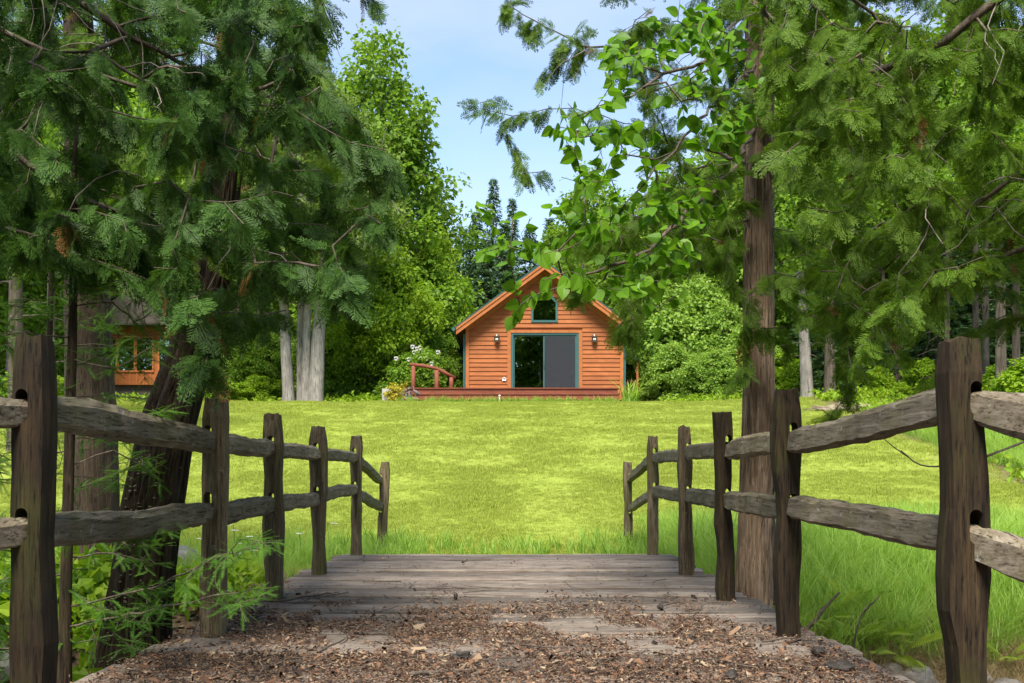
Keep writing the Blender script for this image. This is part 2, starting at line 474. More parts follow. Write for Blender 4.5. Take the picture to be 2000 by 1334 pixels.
def axis(lo, hi, step, far, n):
    inner = np.arange(lo, hi + step / 2, step)
    g = np.geomspace(1, far, n)
    return np.concatenate([lo - g[::-1], inner, hi + g])
xs = axis(-24, 24, 0.3, 420, 14); ys = axis(-6, 42, 0.3, 420, 14)
X, Y = np.meshgrid(xs, ys, indexing='ij')
Z = gz(X, Y)
nz_ = np.array([fbm(x * 0.6, y * 0.6) for x, y in zip(X.ravel(), Y.ravel())]).reshape(X.shape)
Z = Z + 0.035 * nz_
V = np.stack([X, Y, Z], -1).reshape(-1, 3)
i, j = np.meshgrid(np.arange(len(xs) - 1), np.arange(len(ys) - 1), indexing='ij')
ny = len(ys)
Q = np.stack([i * ny + j, (i + 1) * ny + j, (i + 1) * ny + j + 1, i * ny + j + 1], -1).reshape(-1, 4)
gm = mesh('ground', V, Q, MAT['ground'], True)
att = gm.attributes.new('lawn', 'FLOAT', 'POINT')
lm = np.maximum(lawn_mask(X, Y), 0.75 * sstep(1.6, 2.2, X) * sstep(14, 12.5, Y) * sstep(8.4, 9.2, Y)).ravel()
att.data.foreach_set('value', lm.astype(np.float32))
ground = link('ground', gm); setp(ground, kind='structure')

sx = np.linspace(-14, 14, 57)
cy = 6.3 + 0.30 * np.clip(sx, -5, 6)
Vw = np.concatenate([np.stack([sx, cy - 0.75, np.full_like(sx, -0.99)], -1), np.stack([sx, cy + 0.75, np.full_like(sx, -0.99)], -1)])
k = len(sx); q = np.array([[a_, a_ + 1, k + a_ + 1, k + a_] for a_ in range(k - 1)])
st_ = link('stream', mesh('stream', Vw, q, MAT['water'], True)); setp(st_, kind='structure')

# ------------------------------------------------------------------ bridge
bridge = empty('timber_bridge', (0, 5, 0), 'weathered grey plank bridge strewn with brown leaf litter between two rail fences', 'bridge')
def plank_mesh(x0, x1, w_, th, r):
    n = 9
    xx = np.linspace(x0, x1, n)
    V = []
    for q_ in xx:
        dz = 0.004 * math.sin(q_ * 1.7 + r.uniform(0, 6)) ; e0 = r.uniform(-.003, .003); e1 = r.uniform(-.003, .003)
        b = 0.006
        prof = [(-w_ / 2 + e0, -th), (-w_ / 2 + e0, -b), (-w_ / 2 + b + e0, 0), (w_ / 2 - b + e1, 0), (w_ / 2 + e1, -b), (w_ / 2 + e1, -th)]
        V += [(q_, yy, zz + dz) for yy, zz in prof]
    Fq = []
    for a_ in range(n - 1):
        for b_ in range(6):
            Fq.append([a_ * 6 + b_, a_ * 6 + (b_ + 1) % 6, (a_ + 1) * 6 + (b_ + 1) % 6, (a_ + 1) * 6 + b_])
    return mesh('plank', np.array(V), [np.array(Fq)[:, ::-1], np.arange(6)[None], np.arange((n - 1) * 6, n * 6)[None, ::-1]], MAT['plank'])
rp = random.Random(3)
y = -1.6
while y < 10.42:
    w_ = rp.choice([0.185, 0.19, 0.235, 0.24, 0.14])
    if y + w_ > 10.46: w_ = 10.46 - y
    if w_ > 0.05:
        o = link('plank', plank_mesh(-1.74 + rp.uniform(-.05, .03), 1.61 + rp.uniform(-.03, .05), w_ - rp.uniform(.010, .024), 0.045, rp), bridge,
                 (0, y + w_ / 2 - 5, rp.uniform(-.011, .008)), (rp.uniform(-.012, .012), 0, rp.uniform(-.0025, .0025)))
    y += w_
for bx_ in (-1.45, -0.5, 0.45, 1.35):
    MB().box(bx_ - .09, bx_ + .09, -6.6, 5.36, -0.33, -0.056).build('stringer', MAT['beam'], bridge)
MB().box(-1.8, 1.7, 5.05, 5.3, -0.9, -0.335).build('abutment', MAT['beam'], bridge)

# ------------------------------------------------------------------ split rail fences
dg = None
def post_mesh(h, wx, wy, seed, wob, holes, lean=0.0, below=0.35):
    r = random.Random(seed)
    nz, K = 16, 12
    V = []
    for a_ in range(nz):
        t = a_ / (nz - 1); z = -below + (h + below) * t
        ox = wob * fbm(seed * 3.1, z * 1.7) + lean * z; oy = wob * 0.6 * fbm(seed * 5.3, z * 1.5, 4)
        sx_ = wx / 2 * (1 + 2.2 * wob * fbm(seed * 1.7, z * 2.4, 9) / 0.1)
        sy_ = wy / 2
        sh = 0.86 if a_ == nz - 1 else 1.0
        zz = z
        for b_ in range(K):
            p = 2 * math.pi * (b_ + .5) / K; c_, s_ = math.cos(p), math.sin(p)
            q_ = 5.0; m_ = (abs(c_) ** q_ + abs(s_) ** q_) ** (-1 / q_)
            nn = 1 + 0.05 * fbm(c_ * 2 + seed, s_ * 2, z * 3)
            dz = (0.022 * fbm(c_ * 1.5 + seed * 2, s_ * 1.5, 3) - 0.012 * (1 - sh)) if a_ >= nz - 1 else 0
            V.append((ox + sx_ * c_ * m_ * nn * sh, oy + sy_ * s_ * m_ * nn * sh, zz + dz))
    Fq = [[a_ * K + b_, a_ * K + (b_ + 1) % K, (a_ + 1) * K + (b_ + 1) % K, (a_ + 1) * K + b_] for a_ in range(nz - 1) for b_ in range(K)]
    Fs = [np.array(Fq), np.arange(K)[None, ::-1], np.arange((nz - 1) * K, nz * K)[None]]
    return np.array(V), Fs

def cut_holes(me, holes, name):
    o = bpy.data.objects.new('post_raw', me); col.objects.link(o)
    cutters = []
    for (hx, z0, z1, hw) in holes:
        mb = MB()
        poly = []
        for a_ in range(8): poly.append((hx + hw * math.cos(a_ * math.pi / 7), z1 - hw + hw * math.sin(a_ * math.pi / 7)))
        for a_ in range(8): poly.append((hx - hw * math.cos(a_ * math.pi / 7), z0 + hw - hw * math.sin(a_ * math.pi / 7)))
        mb.prism(poly, -0.3, 0.3)
        cme = mb.me('cut', [me.materials[0]])
        b2 = bmesh.new(); b2.from_mesh(cme); bmesh.ops.recalc_face_normals(b2, faces=b2.faces); b2.to_mesh(cme); b2.free()
        c = bpy.data.objects.new('cutter', cme); col.objects.link(c); cutters.append(c)
        md = o.modifiers.new('b', 'BOOLEAN'); md.operation = 'DIFFERENCE'; md.solver = 'EXACT'; md.object = c
    bpy.context.view_layer.update()
    d_ = bpy.context.evaluated_depsgraph_get()
    res = bpy.data.meshes.new_from_object(o.evaluated_get(d_))
    bpy.data.objects.remove(o, do_unlink=True)
    for c in cutters: bpy.data.objects.remove(c, do_unlink=True)
    res.name = name
    return res

def rail_mesh(p0, p1, h0, th, seed, sag):
    """A hewn rail from p0 to p1: rings of an irregular section, in world axes around p0."""
    r = random.Random(seed)
    p0 = np.array(p0, float); p1 = np.array(p1, float)
    d = p1 - p0; Ln = np.linalg.norm(d); t = d / Ln
    s = norm(np.cross(t, [0, 0, 1])); u = np.cross(s, t)
    base = [(-.5, -.38), (-.42, .36), (-.2, .5), (.24, .5), (.5, .3), (.46, -.34), (.2, -.5), (-.25, -.5)]
    base = [(a_ * r.uniform(.85, 1.1), b_ * r.uniform(.88, 1.1)) for a_, b_ in base]
    n = 30; V = []
    for a_ in range(n):
        f = a_ / (n - 1)
        # ends hewn thinner to fit the mortise
        e_ = min(1, 0.80 + 0.2 * min(f, 1 - f) / 0.14)
        hh = h0 * e_ * (1 + 0.10 * fbm(seed * 2.3, f * 6)); tt = th * e_ * (1 + 0.10 * fbm(seed * 4.7, f * 6))
        cz = sag * 4 * f * (1 - f) + 0.006 * fbm(seed * 1.3, f * 3.2); cx_ = 0.015 * fbm(seed * 6.1, f * 3)
        tw = 0.10 * fbm(seed * 7.7, f * 2)
        for k_, (px_, pz_) in enumerate(base):
            q_ = 0.006 * fbm(seed + k_ * 7.7, f * 15)
            X_, Z_ = px_ * tt + q_, pz_ * hh + 0.007 * fbm(seed * 3 + k_ * 3.3, f * 13)
            X_, Z_ = X_ * math.cos(tw) - Z_ * math.sin(tw), X_ * math.sin(tw) + Z_ * math.cos(tw)
            V.append(t * f * Ln + s * (X_ + cx_) + u * (Z_ + cz) + t * (r.uniform(-.012, .012) if a_ in (0, n - 1) else 0))
    K = len(base)
    Fq = [[a_ * K + b_, (a_ + 1) * K + b_, (a_ + 1) * K + (b_ + 1) % K, a_ * K + (b_ + 1) % K] for a_ in range(n - 1) for b_ in range(K)]
    return mesh('rail', np.array(V), [np.array(Fq)[:, ::-1], np.arange(K)[None], np.arange((n - 1) * K, n * K)[None, ::-1]], MAT['rail'])

PD = [1.75, 3.31, 5.33, 6.82, 8.34, 10.36, 12.45]
def fence(side, label, posts, rails):
    f = empty('rail_fence', (side * 1.5, 6, 0), label, 'fence', 'split rail fences along the bridge')
    org = np.array([side * 1.5, 6, 0])
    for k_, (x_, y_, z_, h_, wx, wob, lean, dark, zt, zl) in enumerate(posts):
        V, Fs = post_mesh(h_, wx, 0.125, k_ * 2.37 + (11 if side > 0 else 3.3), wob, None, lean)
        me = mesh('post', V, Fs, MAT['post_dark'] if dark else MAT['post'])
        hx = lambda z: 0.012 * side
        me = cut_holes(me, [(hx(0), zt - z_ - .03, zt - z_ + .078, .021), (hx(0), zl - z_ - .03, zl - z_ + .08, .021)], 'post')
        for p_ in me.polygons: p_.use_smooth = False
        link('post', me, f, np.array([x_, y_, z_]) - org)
    for k_, (zt0, zt1, zl0, zl1, h_, st, sl) in enumerate(rails):
        A, B = posts[k_], posts[k_ + 1]
        for (za, zb, sg) in ((zt0, zt1, st), (zl0, zl1, sl)):
            a_ = np.array([A[0] + .012 * side, A[1] + .005, za]); b_ = np.array([B[0] + .012 * side, B[1] - .005, zb])
            sd_ = k_ * 3.91 + (7.7 if side > 0 else 1.1) + za * 5
            link('rail', rail_mesh(a_, b_, h_, 0.085, sd_, sg), f, a_ - org)
    return f
# posts: x, y, base z, height, width, wobble, lean, dark, top rail z, low rail z
LP = [(-2.45, 1.75, -.25, 1.2, .13, .02, 0, False, .93, .50),
      (-1.545, 3.31, 0, 1.295, .112, .008, .0, True, 1.045, .665),
      (-1.555, 5.33, 0, 1.235, .125, .008, .015, False, 1.015, .67),
      (-1.580, 6.82, 0, 1.235, .125, .012, -.008, False, 1.01, .63),
      (-1.572, 8.34, 0, 1.21, .125, .015, -.004, False, 1.00, .645),
      (-1.575, 10.36, 0, 1.20, .115, .010, .002, False, 1.00, .66),
      (-1.585, 12.45, -.22, 1.17, .115, .010, .04, False, .72, .36)]
LR = [(.95, 1.045, .53, .665, .115, .0, .02), (1.055, 1.0, .665, .645, .125, .012, -.015), (1.015, 1.01, .62, .63, .115, -.012, .01),
      (1.0, .99, .63, .62, .11, .0, .006), (.985, .975, .64, .66, .11, .01, .012), (.985, .72, .63, .40, .11, .0, .0)]
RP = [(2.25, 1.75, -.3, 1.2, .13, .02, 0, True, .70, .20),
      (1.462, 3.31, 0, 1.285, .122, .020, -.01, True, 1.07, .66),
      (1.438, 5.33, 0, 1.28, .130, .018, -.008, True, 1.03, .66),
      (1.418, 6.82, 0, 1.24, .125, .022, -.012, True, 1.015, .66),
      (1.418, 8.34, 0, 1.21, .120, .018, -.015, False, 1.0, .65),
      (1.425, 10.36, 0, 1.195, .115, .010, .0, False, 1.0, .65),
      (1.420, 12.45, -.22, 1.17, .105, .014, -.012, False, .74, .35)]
RR = [(.72, 1.07, .22, .64, .125, .0, .0), (1.105, 1.0, .645, .675, .125, -.015, .0), (1.005, .985, .655, .66, .125, .015, .005),
      (1.0, 1.0, .645, .65, .115, .0, .005), (.985, .98, .645, .64, .11, .0, .0), (.98, .74, .63, .38, .11, .0, .0)]
fence(-1, 'weathered split rail fence on the bridge side where the dark leaning cedar trunk stands', LP, LR)
fence(1, 'weathered split rail fence on the bridge side with wavy dark posts and tall bright grass', RP, RR)

# ------------------------------------------------------------------ litter, twigs and clumps on the bridge
def litter_density(x, y):
    near = sstep(7.4, 5.4, y)
    s = 0.02 + 0.98 * near ** 1.3
    left = 0.25 * sstep(0.5, -1.5, x) * sstep(8.2, 5.5, y)
    edge = 1 - 0.75 * sstep(1.0, 1.5, x) * sstep(4.4, 5.5, y)
    return (s + left) * edge
pts = []
while len(pts) < 80000:
    x_ = rng.uniform(-1.72, 1.58); y_ = rng.uniform(2.9, 10.3)
    n_ = fbm(x_ * 2.0, y_ * 1.6, 3.3, 4) * 2.4 + 0.35
    n2 = 1.8 * fbm(x_ * 8, y_ * 8, 8, 3)
    dn = litter_density(x_, y_) * min(1, max(0.03, n_ + 0.5 * n2 + 0.75 * float(sstep(6.2, 4.3, y_)) + 0.35 * float(sstep(.3, -1.3, x_) * sstep(7.2, 5.5, y_))))
    if rng.uniform() < dn: pts.append((x_, y_))
pts = np.array(pts); n = len(pts)
fl = np.array([[-.5, -.3, 0], [-.15, -.5, .12], [.45, -.25, .03], [.55, .15, .2], [.1, .5, .05], [-.45, .3, .22]])
sc = (rng.gamma(1.7, .0034, n) + .003) * np.where(rng.uniform(size=n) < .03, 2.2, 1)
az = rng.uniform(0, 2 * math.pi, n); tilt = rng.normal(0, .35, n); ti2 = rng.normal(0, .35, n)
dirs = np.stack([np.cos(az), np.sin(az), tilt], -1); nn = np.stack([ti2, rng.normal(0, .3, n), np.ones(n)], -1)
M = frames(dirs, nn)
asp = np.stack([rng.uniform(.15, .8, n), rng.uniform(.8, 2.3, n), rng.uniform(.5, 2.2, n)], -1)
M = M * (asp * sc[:, None])[:, None, :]
T = np.stack([pts[:, 0], pts[:, 1], .004 + rng.gamma(1.3, .005, n)], -1)
V, Fs = scatter(fl, [np.array([[0, 1, 2, 3, 4, 5]])], M, T)
# needles and stalks
nn_ = 20000
idx = rng.integers(0, n, nn_)
az = rng.uniform(0, 2 * math.pi, nn_)
M2 = frames(np.stack([np.cos(az), np.sin(az), rng.normal(0, .12, nn_)], -1), np.tile([0., 0, 1], (nn_, 1)))
M2 = M2 * (np.stack([rng.uniform(.0010, .0022, nn_), rng.uniform(.015, .06, nn_), np.ones(nn_)], -1))[:, None, :]
T2 = np.stack([pts[idx, 0] + rng.normal(0, .04, nn_), pts[idx, 1] + rng.normal(0, .06, nn_), rng.uniform(.006, .02, nn_)], -1)
V2, Fs2 = scatter(np.array([[-1., -.5, 0], [1, -.5, 0], [.8, .5, 0], [-.8, .5, 0]]), [np.array([[0, 1, 2, 3]])], M2, T2)
lit = link('leaf_litter', mesh('leaf_litter', np.concatenate([V, V2]), [Fs[0], Fs2[0] + len(V)], MAT['litter']))
setp(lit, 'brown fallen leaves and needles scattered over the grey bridge planks', 'leaf litter', kind='stuff')

def twig_thing(name, pts_, r0, label, cat, group=None, mat='twig', forks=2, seed=1):
    r = random.Random(seed); pts_ = np.array(pts_, float)
    for _ in range(2):
        if len(pts_) > 2: pts_ = np.concatenate([pts_[:1]] + [np.stack([.75 * a_ + .25 * b_, .25 * a_ + .75 * b_]) for a_, b_ in zip(pts_[:-1], pts_[1:])] + [pts_[-1:]])
    org = pts_[0].copy(); pts_ = pts_ - org
    mb = MB(); n_ = len(pts_)
    mb.tube(pts_, np.linspace(r0, r0 * .35, n_), 6)
    L_ = np.linalg.norm(pts_[-1] - pts_[0])
    for _ in range(forks):
        k_ = r.randint(1, max(1, n_ - 2)); d_ = norm(pts_[k_ + 1] - pts_[k_] if k_ + 1 < n_ else pts_[k_] - pts_[k_ - 1])
        sd_ = np.array([-d_[1], d_[0], r.uniform(-.05, .35)]) * r.choice([-1, 1])
        e_ = [pts_[k_], pts_[k_] + (d_ * .6 + sd_ * .5) * L_ * .14, pts_[k_] + (d_ * .8 + sd_ * .35) * L_ * .3]
        mb.tube(e_, [r0 * .5, r0 * .4, r0 * .2], 5)
    o = mb.build(name, MAT[mat], None, True); o.location = org
    return setp(o, label, cat, group)
def deckpt(px_, py_, z=.012):
    d_ = EYE * F / (py_ - HY); return [(px_ - CX) / F * d_, d_, z]
TW = [([(490, 1183), (560, 1180), (600, 1172), (660, 1162)], .010, 'long forked brown twig lying across the planks by the second fence post'),
      ([(905, 1100), (912, 1098)], .012, None), ([(620, 1280), (660, 1262), (690, 1240)], .007, None), ([(800, 1330), (860, 1318), (930, 1312)], .012, None),
      ([(1290, 1190), (1320, 1182), (1345, 1180)], .006, None), ([(770, 1262), (850, 1258), (905, 1262)], .005, None), ([(1060, 1205), (1120, 1200), (1180, 1206)], .004, None),
      ([(560, 1225), (640, 1228), (730, 1229)], .005, None), ([(1335, 1265), (1350, 1248), (1365, 1240)], .006, None), ([(1330, 1240), (1345, 1250), (1372, 1262)], .005, None),
      ([(520, 1310), (560, 1296), (600, 1290)], .006, None), ([(1490, 1262), (1550, 1255), (1610, 1262)], .006, None), ([(450, 1240), (500, 1236), (560, 1220)], .006, None),
      ([(1150, 1310), (1180, 1296), (1200, 1300)], .006, None), ([(800, 1150), (815, 1140)], .003, None), ([(840, 1155), (870, 1150)], .003, None), ([(1100, 1140), (1135, 1160), (1170, 1158)], .003, None)]
for k_, (pp, r0, lb) in enumerate(TW):
    q_ = []
    dp = [deckpt(*p_) for p_ in pp]
    for a_ in range(len(dp) - 1):
        for f in np.linspace(0, 1, 4)[: (4 if a_ == len(dp) - 2 else 3)]:
            q_.append(np.array(dp[a_]) * (1 - f) + np.array(dp[a_ + 1]) * f + np.array([rng.normal(0, .006), rng.normal(0, .012), abs(rng.normal(0, .008))]))
    twig_thing('twig', q_, r0, lb or 'thin dry twig lying among the litter on the bridge planks', 'twig', None if lb else 'small twigs on the bridge deck', seed=k_)

for k_ in range(30):
    x_ = rng.uniform(-1.6, 1.4); y_ = 4.1 + 4.0 * rng.uniform() ** 1.6; az = rng.uniform(0, 6.28); L_ = rng.uniform(.1, .38)
    q_ = [np.array([x_, y_, .02])]
    for m_ in range(4):
        az += rng.normal(0, .3); q_.append(q_[-1] + np.array([math.cos(az), math.sin(az), 0]) * L_ / 4 + [0, 0, rng.uniform(-.004, .007)])
    twig_thing('twig', q_, rng.uniform(.0022, .005), 'thin dry twig lying among the litter on the bridge planks', 'twig', 'small twigs on the bridge deck', seed=50 + k_, forks=int(rng.integers(0, 3)))

def lump(name, loc, r, sq, mat, label, cat, group=None, seed=0, amp=.35, sub=3, kz=1.0, fr=1.3):
    b = bmesh.new(); bmesh.ops.create_icosphere(b, subdivisions=sub, radius=1)
    for v_ in b.verts:
        c_ = v_.co.copy(); f = 1 + amp * fbm(c_.x * fr + seed * 7.1, c_.y * fr, c_.z * fr + seed)
        v_.co = Vector((c_.x * r[0] * f, c_.y * r[1] * f, c_.z * r[2] * f))
    for f_ in b.faces: f_.smooth = True
    me = bpy.data.meshes.new(name); b.to_mesh(me); b.free(); me.materials.append(MAT[mat])
    o = link(name, me, None, loc, (0, 0, seed * 1.3))
    return setp(o, label, cat, group)
for k_, (px_, py_, s_) in enumerate([(1598, 1279, .065), (1640, 1312, .075), (1430, 1330, .04), (1290, 1192, .03), (900, 1290, .05), (890, 1170, .025)]):
    p_ = deckpt(px_, py_, .014)
    lump('wet_leaf_clump', p_, (s_ * .75, s_ * .45, .024), 1, 'clump', 'dark matted clump of wet leaves stuck to the bridge planks', 'leaf clump', 'dark leaf clumps on the bridge', k_ + 1, .9, 3, 1, 3.0)

# ------------------------------------------------------------------ cottage
HYF = 38.0
xl, xr, zb, ze, za = -1.69, 4.10, 3.72, 6.17, 8.30
hcx = (xl + xr) / 2; slope = (za - ze) / (xr - hcx)
cot = empty('cottage', (hcx, HYF, zb), 'small orange clapboard cottage with steep gable and teal sliding door', 'cottage')
CO = np.array([hcx, HYF, zb])
def cb(mb, name, mat, parent=cot, smooth=False):
    o = link(name, None or mb.me(name, MAT[mat], smooth), parent)
    o.location = tuple(-CO) if parent is cot else (0, 0, 0)
    return o
dl, dr, dt = -0.04, 2.48, 5.90          # door opening
wl, wr, wb, wsh, wpk = 0.76, 1.65, 6.34, 7.02, 7.50   # peaked gable window
wall = MB()
Yb = HYF + 8.2
wall.box(xl, dl, HYF + .03, HYF + .15, zb - .5, ze).box(dr, xr, HYF + .03, HYF + .15, zb - .5, ze).box(dl, dr, HYF + .03, HYF + .15, dt, ze)
wall.prism([(xl, ze), (wl, ze), (wl, wsh), (hcx, wpk), (hcx, za)], HYF + .03, HYF + .15)
wall.prism([(wr, ze), (xr, ze), (hcx, za), (hcx, wpk), (wr, wsh)], HYF + .03, HYF + .15)
wall.box(wl, wr, HYF + .03, HYF + .15, ze, wb)
wall.box(xl + .02, xl + .15, HYF + .15, Yb - .15, zb - .5, ze).box(xr - .15, xr - .02, HYF + .15, Yb - .15, zb - .5, ze)
wall.prism([(xl, zb - .5), (xr, zb - .5), (xr, ze), (hcx, za), (xl, ze)], Yb - .15, Yb)
wallo = cb(wall, 'wall', 'siding')
fl_ = MB().box(xl + .16, xr - .16, HYF + .16, Yb - .16, zb - .1, zb - .005); cb(fl_, 'floor', 'interior')
iw = MB().box(xl + .16, xr - .16, Yb - 3.2, Yb - 3.1, zb, ze); iw.box(xl + .16, xr - .16, HYF + .17, Yb - 3.2, ze - .1, ze - .04)
cb(iw, 'inner_wall', 'interior')
expo = 0.162
def board(mb_x0, mb_x1, z0, par, zt=None, xt0=None, xt1=None):
    """One lapped board; bottom edge proud, top edge tucked under the next."""
    z1 = z0 + expo + .012
    a0, a1 = mb_x0, mb_x1
    b0 = xt0 if xt0 is not None else a0; b1 = xt1 if xt1 is not None else a1
    V = [(a0, HYF - .020, z0), (a1, HYF - .020, z0), (b1, HYF + .010, z1), (b0, HYF + .010, z1),
         (a0, HYF + .028, z0), (a1, HYF + .028, z0), (b1, HYF + .028, z1), (b0, HYF + .028, z1)]
    me = mesh('siding_board', V, np.array([[0, 1, 2, 3], [5, 4, 7, 6], [4, 5, 1, 0], [3, 2, 6, 7], [4, 0, 3, 7], [1, 5, 6, 2]]), MAT['siding'])
    return link('siding_board', me, par)
kx = 0
z0 = zb - .05
while z0 < za - .12:
    z1 = z0 + expo + .012
    hb = min(xr - hcx - .02, (za - z0) / slope - .02); ht = min(xr - hcx - .02, max(0.02, (za - z1) / slope - .02))
    spans = [(hcx - hb, hcx + hb, hcx - ht, hcx + ht)]
    def cut(spans, c0, c1):
        r = []
        for (a0, a1, b0, b1) in spans:
            r += [(a0, c0, b0, c0), (c1, a1, c1, b1)]
        return r
    if z0 < dt + .06: spans = cut(spans, dl - .13, dr + .13)
    elif z1 > wb - .04 and z0 < wsh + .03: spans = cut(spans, wl - .05, wr + .05)
    elif z0 >= wsh + .03 and z0 < wpk:
        hw = (wpk + .05 - z0) / ((wpk - wsh) / (wr - hcx)); spans = cut(spans, hcx - hw - .02, hcx + hw + .02)
    for (a0, a1, b0, b1) in spans:
        if a1 - a0 > .05: board(a0, a1, z0, wallo, None, b0, b1)
    z0 += expo
# side walls: long boards that share one mesh
sb = MB().add([(-.020, 0, 0), (-.020, 8.2, 0), (.01, 8.2, expo + .012), (.01, 0, expo + .012), (.018, 0, 0), (.018, 8.2, 0), (.018, 8.2, expo + .012), (.018, 0, expo + .012)],
              np.array([[1, 0, 3, 2], [4, 5, 6, 7], [5, 4, 0, 1], [2, 3, 7, 6], [0, 4, 7, 3], [5, 1, 2, 6]])).me('siding_board', MAT['siding'])
for s_ in (0, 1):
    for k_ in range(15):
        o = link('siding_board', sb, wallo, (xl if s_ == 0 else xr, HYF if s_ == 0 else Yb, zb - .05 + k_ * expo), (0, 0, 0 if s_ == 0 else math.pi))
for (c0, c1) in ((xl - .035, xl + .10), (xr - .10, xr + .035)):
    cb(MB().box(c0, c1, HYF - .045, HYF + .12, zb - .3, ze + (.0)), 'corner_board', 'trim')
# door casing and sliding door
dc = MB().box(dl - .13, dl, HYF - .05, HYF + .06, zb - .1, dt + .10).box(dr, dr + .13, HYF - .05, HYF + .06, zb - .1, dt + .10).box(dl, dr, HYF - .052, HYF + .06, dt, dt + .10)
cb(dc, 'door_casing', 'trim')
door = MB().box(dl + .003, dl + .09, HYF - .03, HYF + .10, zb, dt - .003).box(dr - .09, dr - .003, HYF - .03, HYF + .10, zb, dt - .003).box(dl + .09, dr - .09, HYF - .03, HYF + .10, dt - .07, dt - .003).box(dl + .09, dr - .09, HYF - .03, HYF + .1, zb, zb + .06)
dro = cb(door, 'sliding_door', 'teal')
mid = (dl + dr) / 2 - .02
for (a0, a1, yy) in ((dl + .09, mid + .04, HYF + .05), (mid - .04, dr - .09, HYF + .005)):
    s_ = .05
    fr = MB().box(a0, a0 + s_, yy, yy + .035, zb + .06, dt - .07).box(a1 - s_, a1, yy, yy + .035, zb + .06, dt - .07).box(a0 + s_, a1 - s_, yy, yy + .035, dt - .12, dt - .07).box(a0 + s_, a1 - s_, yy, yy + .035, zb + .06, zb + .14)
    cb(fr, 'panel_frame', 'teal', dro)
    cb(MB().box(a0 + s_, a1 - s_, yy + .014, yy + .022, zb + .14, dt - .12), 'pane', 'glass', dro)
cb(MB().box(mid + .01, dr - .14, HYF - .012, HYF - .010, zb + .14, dt - .12), 'insect_screen', 'screen', dro)
cb(MB().box(mid - .02, mid + .02, HYF - .04, HYF + .004, zb + .9, zb + 1.15), 'handle', 'roof', dro)
# gable window
t_ = .06
def peak(o_): return [(wl - o_, wb - o_), (wr + o_, wb - o_), (wr + o_, wsh + o_ * .6), (hcx, wpk + o_ * 1.2), (wl - o_, wsh + o_ * .6)]
wf = MB(); a_, b_ = peak(.05), peak(-.03)
for k_ in range(5):
    k2 = (k_ + 1) % 5
    wf.prism([a_[k_], a_[k2], b_[k2], b_[k_]], HYF - .04, HYF + .09)
win = cb(wf, 'gable_window', 'teal')
cb(MB().prism(peak(-.025), HYF + .02, HYF + .03), 'pane', 'glass', win)
# roof
oh = .36; th = .10
roof_f, roof_b = HYF - .48, Yb + .45
rise = lambda x_: za - abs(x_ - hcx) * slope
roof = MB()
for s_ in (-1, 1):
    xe = hcx + s_ * (xr - hcx + oh)
    pl = [(hcx, za + .02), (hcx, za + .02 + th), (xe, rise(xe) + .02 + th), (xe, rise(xe) + .02)]
    roof.prism(pl if s_ > 0 else pl[::-1], roof_f + .04, roof_b)
ro = cb(roof, 'roof', 'interior')
rm = MB()
for s_ in (-1, 1):
    xe = hcx + s_ * (xr - hcx + oh + .04); z_ = .13
    pl = [(hcx, za + z_), (hcx, za + z_ + .045), (xe, rise(xe) + z_ + .045), (xe, rise(xe) + z_)]
    rm.prism(pl if s_ > 0 else pl[::-1], roof_f - .03, roof_b + .03)
    for k_ in range(22):
        yy = roof_f + .05 + k_ * .42
        pl2 = [(x_, z2 + .046) for x_, z2 in [(hcx + s_ * .02, za + z_), (hcx + s_ * .02, za + z_ + .03), (xe, rise(xe) + z_ + .03), (xe, rise(xe) + z_)]]
        rm.prism(pl2 if s_ > 0 else pl2[::-1], yy, yy + .03)
cb(rm, 'metal_sheet', 'roof', ro)
for s_ in (-1, 1):
    xe = hcx + s_ * (xr - hcx + oh)
    for (t0, t1, y0, y1) in ((-.13, .125, roof_f, roof_f + .036), (.035, .127, roof_f - .028, roof_f - .001), (-.26, -.01, HYF - .05, HYF - .022)):
        x_e = xe if y0 < HYF - .2 else hcx + s_ * (xr - hcx + .02)
        pl = [(hcx, za + t0), (hcx, za + t1), (x_e, rise(x_e) + t1), (x_e, rise(x_e) + t0)]
        cb(MB().prism(pl if s_ > 0 else pl[::-1], y0, y1), 'rake_board', 'trim', ro)
    # gutter with downspout
    g = MB().tube([(xe + s_ * .09, roof_f - .02, rise(xe) + .07), (xe + s_ * .09, roof_b, rise(xe) + .06)], .07, 8)
    cb(g, 'gutter', 'teal', ro)
    cb(MB().box(*sorted((xe - s_ * .30, xe - s_ * .24)), HYF + .0, HYF + .07, zb - .3, rise(xe) - .05), 'downspout', 'teal', ro)
# carriage lamps
for lx in (-0.56, 3.05):
    lz = 5.66
    lamp = MB().box(lx - .05, lx + .05, HYF - .05, HYF - .022, lz - .09, lz + .11)
    lo_ = cb(lamp, 'wall_lamp', 'lampmetal')
    cg = MB().tube([(lx, HYF - .13, lz - .13), (lx, HYF - .13, lz - .11), (lx, HYF - .13, lz + .08), (lx, HYF - .13, lz + .10), (lx, HYF - .13, lz + .17), (lx, HYF - .13, lz + .2)], [.05, .085, .085, .115, .04, .01], 8)
    cb(cg, 'lantern_cage', 'lampmetal', lo_, True)
    for a_ in (-.09, 0, .09): cb(MB().box(lx + a_ - .012, lx + a_ + .012, HYF - .226 + abs(a_), HYF - .214 + abs(a_), lz - .11, lz + .08), 'cage_bar', 'roof', lo_)
    cb(MB().ball((lx, HYF - .17, lz - .02), .06), 'glass_shade', 'white', lo_)
cb(MB().box(-.36, -.22, HYF - .05, HYF - .02, 4.12, 4.22).prism([(-.34, 4.22), (-.24, 4.22), (-.29, 4.26)], HYF - .09, HYF - .02), 'outlet_cover', 'white')
